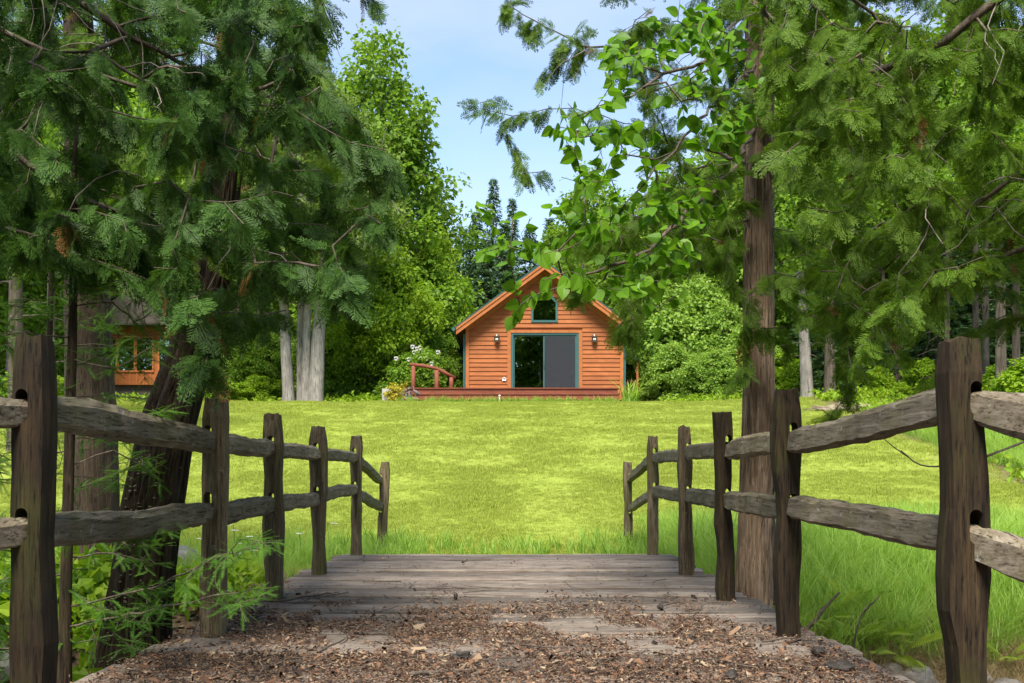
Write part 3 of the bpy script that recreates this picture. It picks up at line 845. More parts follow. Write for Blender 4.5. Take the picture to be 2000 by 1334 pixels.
# lean-to over the side entry with a lattice screen
lt = MB().prism([(xr + .02, 5.75), (xr + 1.05, 5.30), (xr + 1.05, 5.22), (xr + .02, 5.60)], HYF + 3.2, HYF + 6.2)
lto = cb(lt, 'side_porch_roof', 'roof')
cb(MB().box(xr + .92, xr + 1.0, HYF + 3.3, HYF + 3.4, 3.2, 5.3).box(xr + .92, xr + 1.0, HYF + 6.0, HYF + 6.1, 3.2, 5.3), 'porch_post', 'trim', lto)
for k_ in range(9):
    x0_ = xr + .04 + k_ * .1
    a_ = max(xr + .04, x0_ - .5); za_ = 3.45
    cb(MB().prism([(x0_ - .02, 3.4 + .0), (x0_ + .02, 3.4), (min(xr + .94, x0_ + .62), 3.4 + (min(xr + .94, x0_ + .62) - x0_) * 1.7 + .0), (min(xr + .90, x0_ + .58), 3.4 + (min(xr + .9, x0_ + .58) - x0_) * 1.7 + .04)], HYF + 3.30 + (k_ % 2) * .0, HYF + 3.318), 'lattice_slat', 'deckred', lto)
    cb(MB().prism([(x0_ + .02, 4.45), (x0_ - .02, 4.45), (min(xr + .94, x0_ + .62), 4.45 - (min(xr + .94, x0_ + .62) - x0_) * 1.7), (min(xr + .94, x0_ + .66), 4.45 - (min(xr + .94, x0_ + .66) - x0_) * 1.7 + .04)], HYF + 3.322, HYF + 3.34), 'lattice_slat', 'deckred', lto)

# table inside the room
tb = empty('small_table', (2.05, HYF + .55, zb + .05), 'small pale wooden table inside behind the sliding glass door', 'table')
MB().box(-.35, .45, -.3, .3, .62, .66).build('table_top', MAT['tablewood'], tb)
for (tx, ty) in ((-.3, -.25), (.4, -.25), (-.3, .25), (.4, .25)):
    MB().box(tx - .03, tx + .03, ty - .03, ty + .03, 0, .618).build('leg', MAT['tablewood'], tb)
bx_ = MB().box(-.1, .15, -.12, .12, 0, .16).box(-.09, .14, -.11, .11, .16, .17).build('box', MAT['white'], None)
bx_.location = (2.3, HYF + .52, zb + .712); setp(bx_, 'small white box standing on the table inside the door', 'box')

# ------------------------------------------------------------------ cottage deck with steps and log handrail
deck = empty('cottage_deck', (.3, 36.2, 3.2), 'low red-brown wooden deck with full width steps before the orange cottage', 'deck')
DO = np.array([.3, 36.2, 3.2])
def db(mb, name, mat, smooth=False, par=deck):
    o = link(name, mb.me(name, MAT[mat], smooth), par); o.location = tuple(-DO) if par is deck else (0, 0, 0); return o
dx0, dx1 = -3.80, 3.76
for k_ in range(14):
    y0 = 36.2 + k_ * .13
    if y0 + .12 > HYF - .06: break
    db(MB().box(dx0, dx1, y0, y0 + .122, 3.69, 3.725), 'deck_board', 'deckred')
db(MB().box(dx0 + .02, dx1 - .02, 36.24, 36.262, 3.48, 3.689), 'riser_board', 'deckred')
for (yy, zz) in ((35.90, 3.50), (35.60, 3.30)):
    db(MB().box(dx0, dx1, yy, yy + .145, zz - .036, zz), 'step_board', 'deckred')
    db(MB().box(dx0, dx1, yy + .15, yy + .335, zz - .036, zz), 'step_board', 'deckred')
    db(MB().box(dx0 + .02, dx1 - .02, yy + .03, yy + .052, zz - .2, zz - .037), 'riser_board', 'deckred')
db(MB().box(dx0 + .06, dx1 - .06, 36.3, HYF - .1, 3.0, 3.685).box(dx0 + .06, dx1 - .06, 35.7, 36.23, 3.0, 3.26), 'deck_frame', 'deckred')
db(MB().box(-3.6, xl - .1, HYF - .05, HYF + 1.2, 3.3, 3.69), 'deck_wing', 'deckred')
# log handrail going down the side steps
hr = [(-3.56, 36.9, 4.56), (-2.72, 37.0, 4.42), (-2.20, 37.1, 4.17)]
for (x_, y_, z_) in hr:
    db(MB().tube([(x_, y_, 3.4), (x_, y_, 3.9), (x_, y_, z_)], [.085, .08, .078], 10), 'rail_post', 'deckred', True)
db(MB().tube([(-3.68, 36.88, 4.62), (-3.2, 36.94, 4.57), (-2.72, 37.0, 4.48), (-2.4, 37.06, 4.32), (-2.05, 37.12, 4.14)], [.06, .07, .065, .07, .055], 10), 'handrail', 'deckred', True)

def statue_bird():
    s = empty('bird_statue', (-3.37, 35.70, 3.302), 'dark grey concrete bird statue on pale base on deck step', 'statue'); s.scale = (.5, .5, .5)
    MB().tube([(0, 0, 0), (0, 0, .035), (0, 0, .06)], [.21, .22, .17], 12).build('base', MAT['statue_pale'], s, True)
    b = MB().tube([(.42, 0, .26), (.28, 0, .33), (.12, 0, .41), (-.02, 0, .50), (-.10, 0, .58), (-.13, 0, .68), (-.14, 0, .76), (-.13, 0, .81)], [.02, .07, .12, .12, .075, .04, .035, .045], 10)
    b.ball((-.145, 0, .82), (.05, .04, .04)); b.tube([(-.17, 0, .82), (-.24, 0, .80)], [.018, .004], 5)
    b.build('body', MAT['statue'], s, True)
    for ly in (-.05, .05): MB().tube([(.02, ly, .05), (.03, ly, .2), (.06, ly, .36)], [.02, .015, .03], 6).build('leg', MAT['statue'], s)
statue_bird()
def statue_pair():
    s = empty('garden_statue', (-3.63, 35.71, 3.302), 'grey concrete statue of small animals huddled on a pale base', 'statue'); s.scale = (.58, .58, .58)
    MB().tube([(0, 0, 0), (0, 0, .035), (0, 0, .06)], [.20, .21, .16], 12).build('base', MAT['statue_pale'], s, True)
    for (ox, zz, sc_) in ((-.10, .0, .85), (.09, .05, 1.05)):
        b = MB().tube([(ox, 0, .05), (ox + .01, 0, .16 * sc_ + .05), (ox, 0, .32 * sc_ + .05), (ox - .01, 0, .44 * sc_ + .05)], [.10 * sc_, .115 * sc_, .085 * sc_, .05 * sc_], 10)
        b.ball((ox - .02, -.02, .52 * sc_ + .05), (.085 * sc_, .09 * sc_, .08 * sc_))
        b.ball((ox - .03, -.11 * sc_, .50 * sc_ + .05), (.035, .045, .03)); b.ball((ox - .07, 0, .60 * sc_ + .05), (.025, .02, .045)); b.ball((ox + .04, 0, .60 * sc_ + .05), (.025, .02, .045))
        b.tube([(ox + .04, -.06, .34 * sc_ + .05), (ox + .10, -.13, .30 * sc_ + .05), (ox + .07, -.18, .33 * sc_ + .05)], [.035, .03, .03], 6)
        b.build('figure', MAT['statue'], s, True)
statue_pair()
# pale raised planter with golden shrub beside the steps
pb = empty('planter_box', (-4.18, 36.6, 3.2), 'pale wooden planter box beside the deck steps', 'planter')
for (a_, b_, c_, d_) in ((-.42, .42, -.35, -.31), (-.42, .42, .31, .35), (-.42, -.38, -.308, .308), (.38, .42, -.308, .308)):
    for k_ in range(3): MB().box(a_, b_, c_, d_, k_ * .17, k_ * .17 + .16).build('board', MAT['statue_pale'], pb)

# white marker stake on the lawn edge
stk = MB().tube([(0, 0, -.1), (0, 0, .22), (0, 0, .26)], [.02, .02, .012], 8).tube([(0, 0, .20), (0, 0, .25)], .035, 8).build('marker_stake', MAT['white'], None, True)
stk.location = (-.43, 35.3, float(gz(-.43, 35.3))); setp(stk, 'short white marker stake in grass before the deck steps', 'stake')

# ------------------------------------------------------------------ second cabin, far behind the leaning cedar
cab = empty('cabin', (-15.9, 45, 4.0), 'distant orange timber cabin with tall windows half hidden behind cedar boughs', 'cabin')
cw = MB()
MB().box(-2.4, 1.0, 0, 4.5, .55, 3.2).build('wall', MAT['siding'], cab)
MB().box(-2.5, 1.1, .2, 4.4, -.8, .549).build('skirt', MAT['beam'], cab)
for k_, (a_, b_) in enumerate(((-2.2, -1.5), (-1.35, -.7), (-.58, .1), (.42, .86))):
    wn = MB().box(a_ - .07, b_ + .07, -.05, -.002, 1.1, 1.18).box(a_ - .07, b_ + .07, -.05, -.002, 2.6, 2.68).box(a_ - .07, a_, -.05, -.002, 1.18, 2.6).box(b_, b_ + .07, -.05, -.002, 1.18, 2.6).build('window', MAT['trim'], cab)
    MB().box(a_, b_, -.02, -.004, 1.18, 2.6).build('pane', MAT['glass'], wn)
for k_ in range(12):
    x_ = -2.4 + k_ * .3
    MB().box(x_, x_ + .04, -.022, -.001, .55, 1.09).build('batten', MAT['trim'], cab)
MB().prism([(-2.9, 3.1), (1.5, 3.1), (1.5, 3.25), (-.7, 4.6), (-2.9, 3.25)], -.6, 5).build('roof', MAT['beam'], cab)

# ------------------------------------------------------------------ growing things
def resample(pts_, step):
    pts_ = np.asarray(pts_, float); o = [pts_[0]]
    for a_, b_ in zip(pts_[:-1], pts_[1:]):
        n_ = max(1, int(np.linalg.norm(b_ - a_) / step))
        for k_ in range(1, n_ + 1): o.append(a_ + (b_ - a_) * k_ / n_)
    return np.array(o)

class Skel: pass
def grow(trunk, targets, rs, step=.12, up=0.0, down=0.0, lift=0.15, wig=.02, start=0.0, guides=()):
    """A branching skeleton: every target joins the nearest limb that suits it."""
    cap = 40000
    N = np.zeros((cap, 3)); Pn = np.full(cap, -1, int); is_t = np.zeros(cap, bool)
    tr = resample(trunk, step * 1.5); n = len(tr)
    N[:n] = tr; Pn[1:n] = np.arange(n - 1); is_t[:n] = True
    allowed = np.ones(cap, bool)
    zmin = tr[0][2] + start * (tr[-1][2] - tr[0][2])
    allowed[:n] = tr[:, 2] >= zmin
    for g in guides:
        g = resample(g, step)
        j0 = int(np.argmin(np.linalg.norm(N[:n] - g[0], axis=1) + 100 * ~allowed[:n]))
        pr = j0
        for q_ in g:
            N[n] = q_ + rs.normal(0, wig * .6, 3); Pn[n] = pr; pr = n; n += 1
    tg = np.asarray(targets, float)
    if len(tg):
        d0 = np.array([np.min(np.linalg.norm(N[:n] - t, axis=1)) for t in tg])
        for t in tg[np.argsort(d0)]:
            v = t - N[:n]
            dist = np.linalg.norm(v, axis=1)
            cost = dist + up * np.maximum(0, -v[:, 2]) + down * np.maximum(0, v[:, 2]) + 1e3 * ~allowed[:n]
            j0 = int(np.argmin(cost)); p0 = N[j0]; L_ = dist[j0]
            if L_ < step * .7: continue
            dirp = norm(p0 - N[Pn[j0]]) if Pn[j0] >= 0 and not is_t[j0] else np.zeros(3)
            ctrl = (p0 + t) / 2 + np.array([0, 0, lift * L_]) + dirp * .25 * L_ + rs.normal(0, wig * 2, 3)
            m_ = max(2, int(L_ / step)); pr = j0
            for f in np.linspace(0, 1, m_ + 1)[1:]:
                q_ = (1 - f) ** 2 * p0 + 2 * f * (1 - f) * ctrl + f * f * t
                if n >= cap: break
                N[n] = q_ + (rs.normal(0, wig, 3) if f < 1 else 0); Pn[n] = pr; pr = n; n += 1
    S = Skel(); S.N = N[:n]; S.P = Pn[:n]; S.T = is_t[:n]
    c = np.zeros(n); ch = np.bincount(S.P[S.P >= 0], minlength=n)
    c[ch == 0] = 1
    for k_ in range(n - 1, 0, -1):
        if c[k_] == 0: c[k_] = 1
        c[S.P[k_]] += c[k_]
    S.c = c
    return S

def skel_tubes(S, rtip, power=.5, rmax=.06, k=5, skip_trunk=True, rmin_c=0):
    """Tubes along the chains of a skeleton (the trunk is made apart)."""
    n = len(S.N); kids = [[] for _ in range(n)]
    for k_ in range(1, n): kids[S.P[k_]].append(k_)
    Vs, Fq, off = [], [], 0
    stack = []
    for k_ in range(n):
        if S.T[k_]:
            for c_ in kids[k_]:
                if not S.T[c_]: stack.append((k_, c_))
    while stack:
        p_, c_ = stack.pop()
        ch = [p_, c_]
        while kids[ch[-1]]:
            ks = sorted(kids[ch[-1]], key=lambda q: -S.c[q])
            for o_ in ks[1:]: stack.append((ch[-1], o_))
            ch.append(ks[0])
        ch = np.array(ch)
        r = np.minimum(rtip * S.c[ch] ** power, rmax)
        r[0] = r[1]
        V, Q, _ = tube(S.N[ch], r, k if r[1] > rtip * 2.2 else 4, False)
        Vs.append(V); Fq.append(Q + off); off += len(V)
    return np.concatenate(Vs), np.concatenate(Fq)

def bark_trunk(pts_, rad, K=40, step=.07, ridge=.10, seed=0, flare=.35, freq=5.0, flute=0.06):
    """A trunk whose ridged bark is real relief."""
    pr = resample(pts_, step); n = len(pr)
    cum = np.concatenate([[0], np.cumsum(np.linalg.norm(np.diff(np.asarray(pts_, float), axis=0), axis=1))])
    cr_ = np.concatenate([[0], np.cumsum(np.linalg.norm(np.diff(pr, axis=0), axis=1))])
    r = np.interp(cr_, cum, rad)
    r = r * (1 + flare * np.exp(-cr_ / 0.22))
    V, Q, C = tube(pr, 1.0, K)
    V = V.reshape(n, K, 3)
    D = V - pr[:, None, :]
    for a_ in range(n):
        for b_ in range(K):
            p = 2 * math.pi * b_ / K; c_, s_ = math.cos(p), math.sin(p); h = cr_[a_]
            f = 1 + flute * math.sin(3 * p + seed + h * .4) + flute * fbm(c_ * 1.2 + seed, s_ * 1.2, h * .8, 3)
            g = fbm(c_ * freq + seed * 3, s_ * freq, h * .9 + 2 * fbm(c_ * 2, s_ * 2, h * .5, 2), 3)
            f -= ridge * max(0, .28 - abs(g)) * 2.4
            V[a_, b_] = pr[a_] + D[a_, b_] * r[a_] * f
    return V.reshape(-1, 3), [Q] + C

def gn_scatter(name, protos, pts_, rot, scl, label, cat, parent=None, pick=None):
    """One 'stuff' object: small tufts instanced on points through geometry nodes."""
    me = bpy.data.meshes.new(name); me.vertices.add(len(pts_)); me.vertices.foreach_set('co', np.asarray(pts_, np.float32).ravel())
    a_ = me.attributes.new('rot', 'FLOAT_VECTOR', 'POINT'); a_.data.foreach_set('vector', np.asarray(rot, np.float32).ravel())
    b_ = me.attributes.new('scl', 'FLOAT', 'POINT'); b_.data.foreach_set('value', np.asarray(scl, np.float32))
    c_ = me.attributes.new('pick', 'INT', 'POINT'); c_.data.foreach_set('value', (rng.integers(0, len(protos), len(pts_)) if pick is None else np.asarray(pick)).astype(np.int32))
    me.materials.append(protos[0].materials[0])
    o = link(name, me, parent); setp(o, label, cat, None, 'stuff')
    g = bpy.data.node_groups.new(name, 'GeometryNodeTree')
    g.interface.new_socket('Geometry', in_out='INPUT', socket_type='NodeSocketGeometry'); g.interface.new_socket('Geometry', in_out='OUTPUT', socket_type='NodeSocketGeometry')
    N = g.nodes; L = g.links
    gi = N.new('NodeGroupInput'); go = N.new('NodeGroupOutput'); ip = N.new('GeometryNodeInstanceOnPoints')
    gt = N.new('GeometryNodeGeometryToInstance')
    for p_ in protos[::-1]:
        po = bpy.data.objects.new(p_.name, p_)
        oi = N.new('GeometryNodeObjectInfo'); oi.inputs['Object'].default_value = po; oi.inputs['As Instance'].default_value = False
        L.new(oi.outputs['Geometry'], gt.inputs[0])
    def nat(nm, ty):
        q_ = N.new('GeometryNodeInputNamedAttribute'); q_.data_type = ty; q_.inputs['Name'].default_value = nm; return q_.outputs['Attribute']
    er = N.new('FunctionNodeEulerToRotation'); L.new(nat('rot', 'FLOAT_VECTOR'), er.inputs[0])
    L.new(gi.outputs[0], ip.inputs['Points']); L.new(gt.outputs[0], ip.inputs['Instance']); ip.inputs['Pick Instance'].default_value = True
    L.new(nat('pick', 'INT'), ip.inputs['Instance Index']); L.new(er.outputs[0], ip.inputs['Rotation']); L.new(nat('scl', 'FLOAT'), ip.inputs['Scale'])
    L.new(ip.outputs[0], go.inputs[0])
    md = o.modifiers.new('scatter', 'NODES'); md.node_group = g
    return o


# --- foliage shapes (length 1 along +Y, normal +Z)
def cedar_spray(seed):
    r = random.Random(seed); V = []; T = []
    def strip(p, d, L_, w0, dz):
        s = np.array([-d[1], d[0], 0]); n_ = len(V)
        e_ = p + d * L_ + np.array([0, 0, dz])
        m_ = p + d * L_ * .5 + np.array([0, 0, dz * .4])
        V.extend([p, m_ + s * w0 * .55, e_, m_ - s * w0 * .55])
        T.extend([[n_, n_ + 3, n_ + 1], [n_ + 1, n_ + 3, n_ + 2]])
    zc = lambda y: -.16 * y * y
    n1 = 9
    V0 = [np.array([-.012, 0, 0]), np.array([.012, 0, 0]), np.array([.008, .5, zc(.5)]), np.array([.0, 1, zc(1)]), np.array([-.008, .5, zc(.5)])]
    V.extend(V0); T.extend([[0, 1, 4], [1, 2, 4], [4, 2, 3]])
    for k_ in range(n1):
        f = .08 + .86 * k_ / (n1 - 1)
        for s in (-1, 1):
            L_ = (.40 * (1 - f) ** .75 + .10) * r.uniform(.6, 1.2)
            a_ = s * r.uniform(.5, .85)
            d = np.array([math.sin(a_), math.cos(a_), 0]); p = np.array([0, f + r.uniform(-.03, .03), zc(f)])
            dz = -r.uniform(.0, .14) * L_ * 2
            strip(p, d, L_, .026, dz)
            m_ = max(1, int(L_ / .085))
            for q_ in range(m_):
                g = (q_ + .7) / (m_ + .4)
                for s2 in (-1, 1):
                    a2 = a_ + s2 * r.uniform(.5, .8)
                    strip(p + d * L_ * g + np.array([0, 0, dz * g * g]), np.array([math.sin(a2), math.cos(a2), 0]), L_ * (1 - g) * .5 + .05, .030, -.03)
    return np.array(V), [np.array(T)]
SPRAY = [cedar_spray(s_) for s_ in (1, 2, 3, 4)]

def needle_twig(seed):
    r = random.Random(seed); V = []; T = []
    V += [(-.012, 0, 0), (.012, 0, 0), (0, 1, -.05)]; T.append([0, 1, 2])
    for k_ in range(17):
        f = .03 + .95 * k_ / 16
        for s in (-1, 1):
            L_ = .17 * (1 - .35 * f) * r.uniform(.8, 1.15); a_ = s * r.uniform(.95, 1.25); n_ = len(V)
            d = np.array([math.sin(a_), math.cos(a_), r.uniform(-.15, .3)]); p = np.array([0, f, -.05 * f * f]); q_ = np.array([-d[1], d[0], 0]) * .017
            V += [tuple(p - q_), tuple(p + q_), tuple(p + d * L_)]; T.append([n_, n_ + 1, n_ + 2])
    return np.array(V), [np.array(T)]
NEEDLE = [needle_twig(s_) for s_ in (1, 2)]

def broad_leaf():
    # ovate, folded along the midrib, with a stalk
    half = [(0, 0.0), (.26, .10), (.40, .30), (.36, .55), (.20, .80)]
    V = [(0, -.22, -.02), (.012, -.22, -.02)]
    L_ = [(x, y, .10 * abs(x) - .22 * y * y * .6) for x, y in half]; Rr = [(-x, y, .10 * abs(x) - .22 * y * y * .6) for x, y in half]
    mid_ = [(0, y, -.22 * y * y * .6 - .02) for x, y in half] + [(0, 1.02, -.16)]
    V = mid_ + L_[1:] + Rr[1:] + [(.013, -.25, .03), (-.013, -.25, .03)]
    T = []
    l0, r0 = len(mid_), len(mid_) + 4
    for k_ in range(4):
        a_, b_ = (0 if k_ == 0 else k_), k_ + 1
        if k_ == 0: T += [[0, l0, 1], [0, 1, r0]]
        else: T += [[k_, l0 + k_ - 1, l0 + k_], [k_, l0 + k_, k_ + 1], [k_, r0 + k_, r0 + k_ - 1], [k_, k_ + 1, r0 + k_]]
    T += [[4, l0 + 3, 5], [4, 5, r0 + 3]]
    s_ = len(V) - 2
    T += [[s_, 0, s_ + 1]]
    return np.array(V), [np.array(T)]
BLEAF = broad_leaf()
QLEAF = (np.array([[0, 0, 0], [.36, .45, .10], [0, 1, -.08], [-.36, .45, .10]]), [np.array([[0, 1, 2], [0, 2, 3]])])

def spray_sites(S, rs, cmax, spacing, size, droop, spread=.8):
    """Where sprays sit along the thin ends of a skeleton, and how they hang."""
    T, D, Nn, s_ = [], [], [], []
    side = 1
    for k_ in range(1, len(S.N)):
        if S.T[k_] or S.c[k_] > cmax: continue
        a_, b_ = S.N[S.P[k_]], S.N[k_]
        v = b_ - a_; L_ = np.linalg.norm(v)
        if L_ < 1e-6: continue
        v = v / L_
        m_ = rs.poisson(L_ / spacing)
        for q_ in range(m_):
            side = -side
            hz = norm(np.cross(v, [0, 0, 1]) + rs.normal(0, .15, 3))
            d = v * rs.uniform(.35, .9) + hz * side * spread * rs.uniform(.5, 1) + np.array([0, 0, -droop * rs.uniform(.4, 1.5)]) + rs.normal(0, .15, 3)
            T.append(a_ + v * L_ * rs.uniform()); D.append(d)
            Nn.append(norm(np.array([0, 0, .6]) + rs.normal(0, .8, 3))); s_.append(rs.uniform(*size))
    return np.array(T), np.array(D), np.array(Nn), np.array(s_)

def in_regions(regs, n, rs):
    """Crown volume points: outlines seen from the bridge, each with its own depth span."""
    out_ = []
    for poly, d0, d1, wgt in regs:
        xs_ = [p[0] for p in poly]; ys_ = [p[1] for p in poly]; m_ = 0
        while m_ < n * wgt:
            x_, y_ = rs.uniform(min(xs_), max(xs_)), rs.uniform(min(ys_), max(ys_))
            if inpoly(poly, x_, y_):
                out_.append(P(x_, y_, rs.uniform(d0, d1))); m_ += 1
    return np.array(out_)

def foliage(root, T, D, Nn, s_, protos, mats, names=('spray', 'foliage'), nobj=300, dead=0.0, rs=rng):
    """The largest pieces as parts of their own, the rest joined as one part."""
    org = np.array(root.location)
    n = len(T)
    M = frames(D, Nn) * s_[:, None, None]
    app = s_ / np.maximum(T[:, 1], .5)
    vis = (np.abs(T[:, 0] / np.maximum(T[:, 1], .1)) < .5) & ((T[:, 2] - EYE) / np.maximum(T[:, 1], .1) < .455) & (T[:, 1] > .5)
    order = np.argsort(-(app * vis)); big = set(order[:nobj].tolist())
    pm = [[mesh(names[0], p[0], p[1], m) for p in protos] for m in mats]
    for k_ in order[:nobj]:
        mi_ = 1 if (len(mats) > 1 and rs.uniform() < dead) else 0
        o = bpy.data.objects.new(names[0], pm[mi_][int(k_) % len(protos)])
        m4 = Matrix([list(M[k_][0]) + [T[k_][0] - org[0]], list(M[k_][1]) + [T[k_][1] - org[1]], list(M[k_][2]) + [T[k_][2] - org[2]], [0, 0, 0, 1]])
        o.matrix_local = m4; o.parent = root; o.matrix_parent_inverse = Matrix(); col.objects.link(o)
        o.matrix_local = m4
    rest = np.array([k_ for k_ in range(n) if k_ not in big])
    if len(rest):
        dd = rs.uniform(size=len(rest)) < (dead if len(mats) > 1 else 0)
        Rm = frames(D[rest], Nn[rest])
        eul = np.stack([np.arctan2(Rm[:, 2, 1], Rm[:, 2, 2]), -np.arcsin(np.clip(Rm[:, 2, 0], -1, 1)), np.arctan2(Rm[:, 1, 0], Rm[:, 0, 0])], -1)
        flat_ = [m_ for row in pm for m_ in row]
        gn_scatter(names[1], flat_, T[rest] - org, eul, s_[rest], None, None, root, (np.arange(len(rest)) % len(protos)) + dd * len(protos))

# ------------------------------------------------------------------ the near cedars and the broad-leaved tree
def near_tree(name, label, cat, trunk, rad, targets, guides, seed, bark, mats, protos, lift, up, down, spacing, size, droop, start, cmax=6, nobj=300, rtip=.0032, names=('spray', 'foliage'), K=40, ridge=.12, dead=.02, wig=.02, group=None, flare=.35, freq=5.0):
    rs = np.random.default_rng(seed)
    trunk = np.asarray(trunk, float)
    root = empty(name, tuple(trunk[0]), label, cat, group)
    V, Fs = bark_trunk(trunk, rad, K, .07, ridge, seed, flare, freq)
    link('trunk', mesh('trunk', V - trunk[0], Fs, bark, True), root)
    S = grow(trunk, targets, rs, .11, up, down, lift, wig, start, guides)
    V, Q = skel_tubes(S, rtip, .5, .05)
    link('branches', mesh('branches', V - trunk[0], Q, MAT['twig'], True), root)
    if names[0] == 'spray':
        bt = MB()
        cand = np.where(~S.T & (S.c > 4))[0]
        for k_ in rs.choice(cand, min(len(cand), 110), replace=False):
            p_ = S.N[k_]; d_ = norm(rs.normal(0, 1, 3) + (S.N[k_] - S.N[S.P[k_]]) / .11); L_ = rs.uniform(.25, .75); q_ = [p_]
            for m_ in range(6):
                d_ = norm(d_ + rs.normal(0, .22, 3) + np.array([0, 0, -.16])); q_.append(q_[-1] + d_ * L_ / 6)
            bt.tube(np.array(q_) - trunk[0], np.linspace(.0042, .0014, 7), 4, False)
        link('bare_twigs', bt.me('bare_twigs', MAT['pale_twig'], True), root)
    T, D, Nn, s_ = spray_sites(S, rs, cmax, spacing, size, droop)
    foliage(root, T, D, Nn, s_, protos, mats, names, nobj, dead, rs)
    print(name, 'nodes', len(S.N), 'sprays', len(T))
    return root, S

r1 = np.random.default_rng(11)
# overhanging cedar at the left: trunk stands just outside the frame
polyA = [(-200, -200), (640, -160), (650, 60), (600, 120), (690, 180), (700, 300), (775, 300), (760, 420), (740, 560), (640, 590), (560, 610), (450, 640), (430, 740), (395, 750), (380, 620), (340, 570), (240, 545), (-200, 480)]
tA = in_regions([(polyA, 4.2, 6.2, 1.0)], 300, r1)
gA = [[P(-420, -260, 4.6), P(-150, -150, 4.9), P(153, 0, 5.1), P(250, 75, 5.2), P(365, 125, 5.3), P(445, 182, 5.4), P(560, 150, 5.5), P(660, 190, 5.6), P(770, 330, 5.7)],
      [P(-420, 100, 4.6), P(-100, 200, 4.7), P(120, 360, 4.8), P(230, 420, 4.9), P(300, 530, 5.0), P(400, 600, 5.1), P(520, 610, 5.3)],
      [P(-420, 380, 4.6), P(-60, 420, 4.6), P(160, 500, 4.7), P(300, 550, 4.8), P(400, 640, 4.85), P(415, 730, 4.9)],
      [P(-420, -100, 4.9), P(0, 60, 5.3), P(300, 190, 5.6), P(540, 210, 5.9), P(530, 350, 5.9), P(640, 460, 6.0), P(720, 520, 6.1)],
      [P(-420, -300, 5.0), P(200, -180, 6.0), P(560, -120, 6.4), P(740, 10, 6.5)]]
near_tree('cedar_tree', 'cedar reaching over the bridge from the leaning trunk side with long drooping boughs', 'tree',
          [(-3.3, 4.6, -.45), (-3.25, 4.6, 1.5), (-3.2, 4.6, 4.0), (-3.1, 4.6, 8.0)], [.22, .19, .15, .04], tA, gA, 21, MAT['shade_dark_bark'],
          [MAT['cedar_dark_shade'], MAT['cedar_dead']], SPRAY, .12, .0, 1.2, .021, (.10, .22), 1.0, .2, cmax=7, dead=.012, group='cedars beside the bridge')
# leaning cedar with the dark shaggy trunk
tB = in_regions([([(-120, -300), (640, -300), (660, 120), (740, 330), (720, 540), (600, 600), (440, 520), (-120, 500)], 6.4, 9.5, 1.0)], 240, r1)
lean = [P(262, 1345, 7.0), P(275, 1200, 7.0), P(298, 1000, 7.0), P(330, 830, 7.0), P(372, 700, 7.0), P(415, 540, 7.0), P(450, 250, 7.0), P(470, -300, 7.0), P(480, -1100, 7.0)]
leanr = [.235, .215, .205, .185, .15, .13, .105, .08, .03]
root, S = near_tree('cedar_tree', 'leaning cedar with thick dark flaking trunk just behind the bridge fence', 'tree', lean, leanr, tB, [], 22, MAT['shade_dark_bark'],
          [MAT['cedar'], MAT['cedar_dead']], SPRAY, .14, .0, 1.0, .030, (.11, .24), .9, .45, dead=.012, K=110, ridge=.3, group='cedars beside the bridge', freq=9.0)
# small shelf fungi on the leaning trunk
fg = MB(); rf = random.Random(5)
for k_ in range(200):
    h = rf.random(); c_ = np.array(lean[0]) * (1 - h) + np.array(lean[3]) * h
    ix = min(2.999, h * 3); i0 = int(ix); c_ = np.array(lean[i0]) * (1 - (ix - i0)) + np.array(lean[i0 + 1]) * (ix - i0)
    rr = np.interp(ix, range(4), leanr[:4]) * (1 + .35 * math.exp(-h * 1.8 / .22))
    line = rf.choice([-2.35, -2.05, -1.75, -1.3, -.9, -.5]) + rf.gauss(0, .05)
    p_ = c_ + np.array([math.cos(line), math.sin(line), 0]) * rr * .97 - np.array(root.location)
    fg.ball(p_, (rf.uniform(.006, .014), rf.uniform(.006, .014), rf.uniform(.003, .006)), 6, 4)
fo = fg.build('bracket_fungi', MAT['fungus'], root, True); fo['kind'] = 'stuff'
# trunk behind the leaning one
tC = in_regions([([(-300, -300), (420, -300), (420, 480), (-300, 560)], 8.5, 11.5, 1.0)], 120, r1)
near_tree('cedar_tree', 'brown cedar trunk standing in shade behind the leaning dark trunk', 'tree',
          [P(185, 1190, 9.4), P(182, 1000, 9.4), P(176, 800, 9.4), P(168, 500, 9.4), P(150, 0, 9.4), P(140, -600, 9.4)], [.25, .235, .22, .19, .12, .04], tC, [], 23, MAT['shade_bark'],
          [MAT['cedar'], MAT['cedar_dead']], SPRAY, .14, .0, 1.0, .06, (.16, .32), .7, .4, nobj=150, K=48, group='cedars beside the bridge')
# straight cedar at the right, trunk in full view
polyD = [(1130, -260), (1760, -300), (1740, 480), (1640, 640), (1560, 660), (1500, 560), (1380, 520), (1300, 560), (1262, 690), (1215, 690), (1180, 590), (1100, 590), (1060, 540), (1120, 460), (1260, 400), (1290, 280), (1220, 60)]
tD = np.concatenate([in_regions([(polyD, 6.6, 9.6, 1.0)], 260, r1),
    np.array([P(x_, y_, d_) for x_, y_, d_ in [(930, 215, 8.6), (962, 195, 8.7), (985, 255, 8.6), (1035, 240, 8.6), (1000, 30, 8.8), (1045, 62, 8.8), (1095, 112, 8.7), (1052, 155, 8.7), (1020, 335, 8.5), (1062, 335, 8.5), (1140, 60, 8.6), (1060, -60, 8.8), (1120, 130, 8.6), (1230, 650, 7.4), (1245, 700, 7.4), (1205, 640, 7.4), (1460, 700, 7.6), (1440, 740, 7.5), (1520, 640, 7.5), (1540, 690, 7.5)]])])
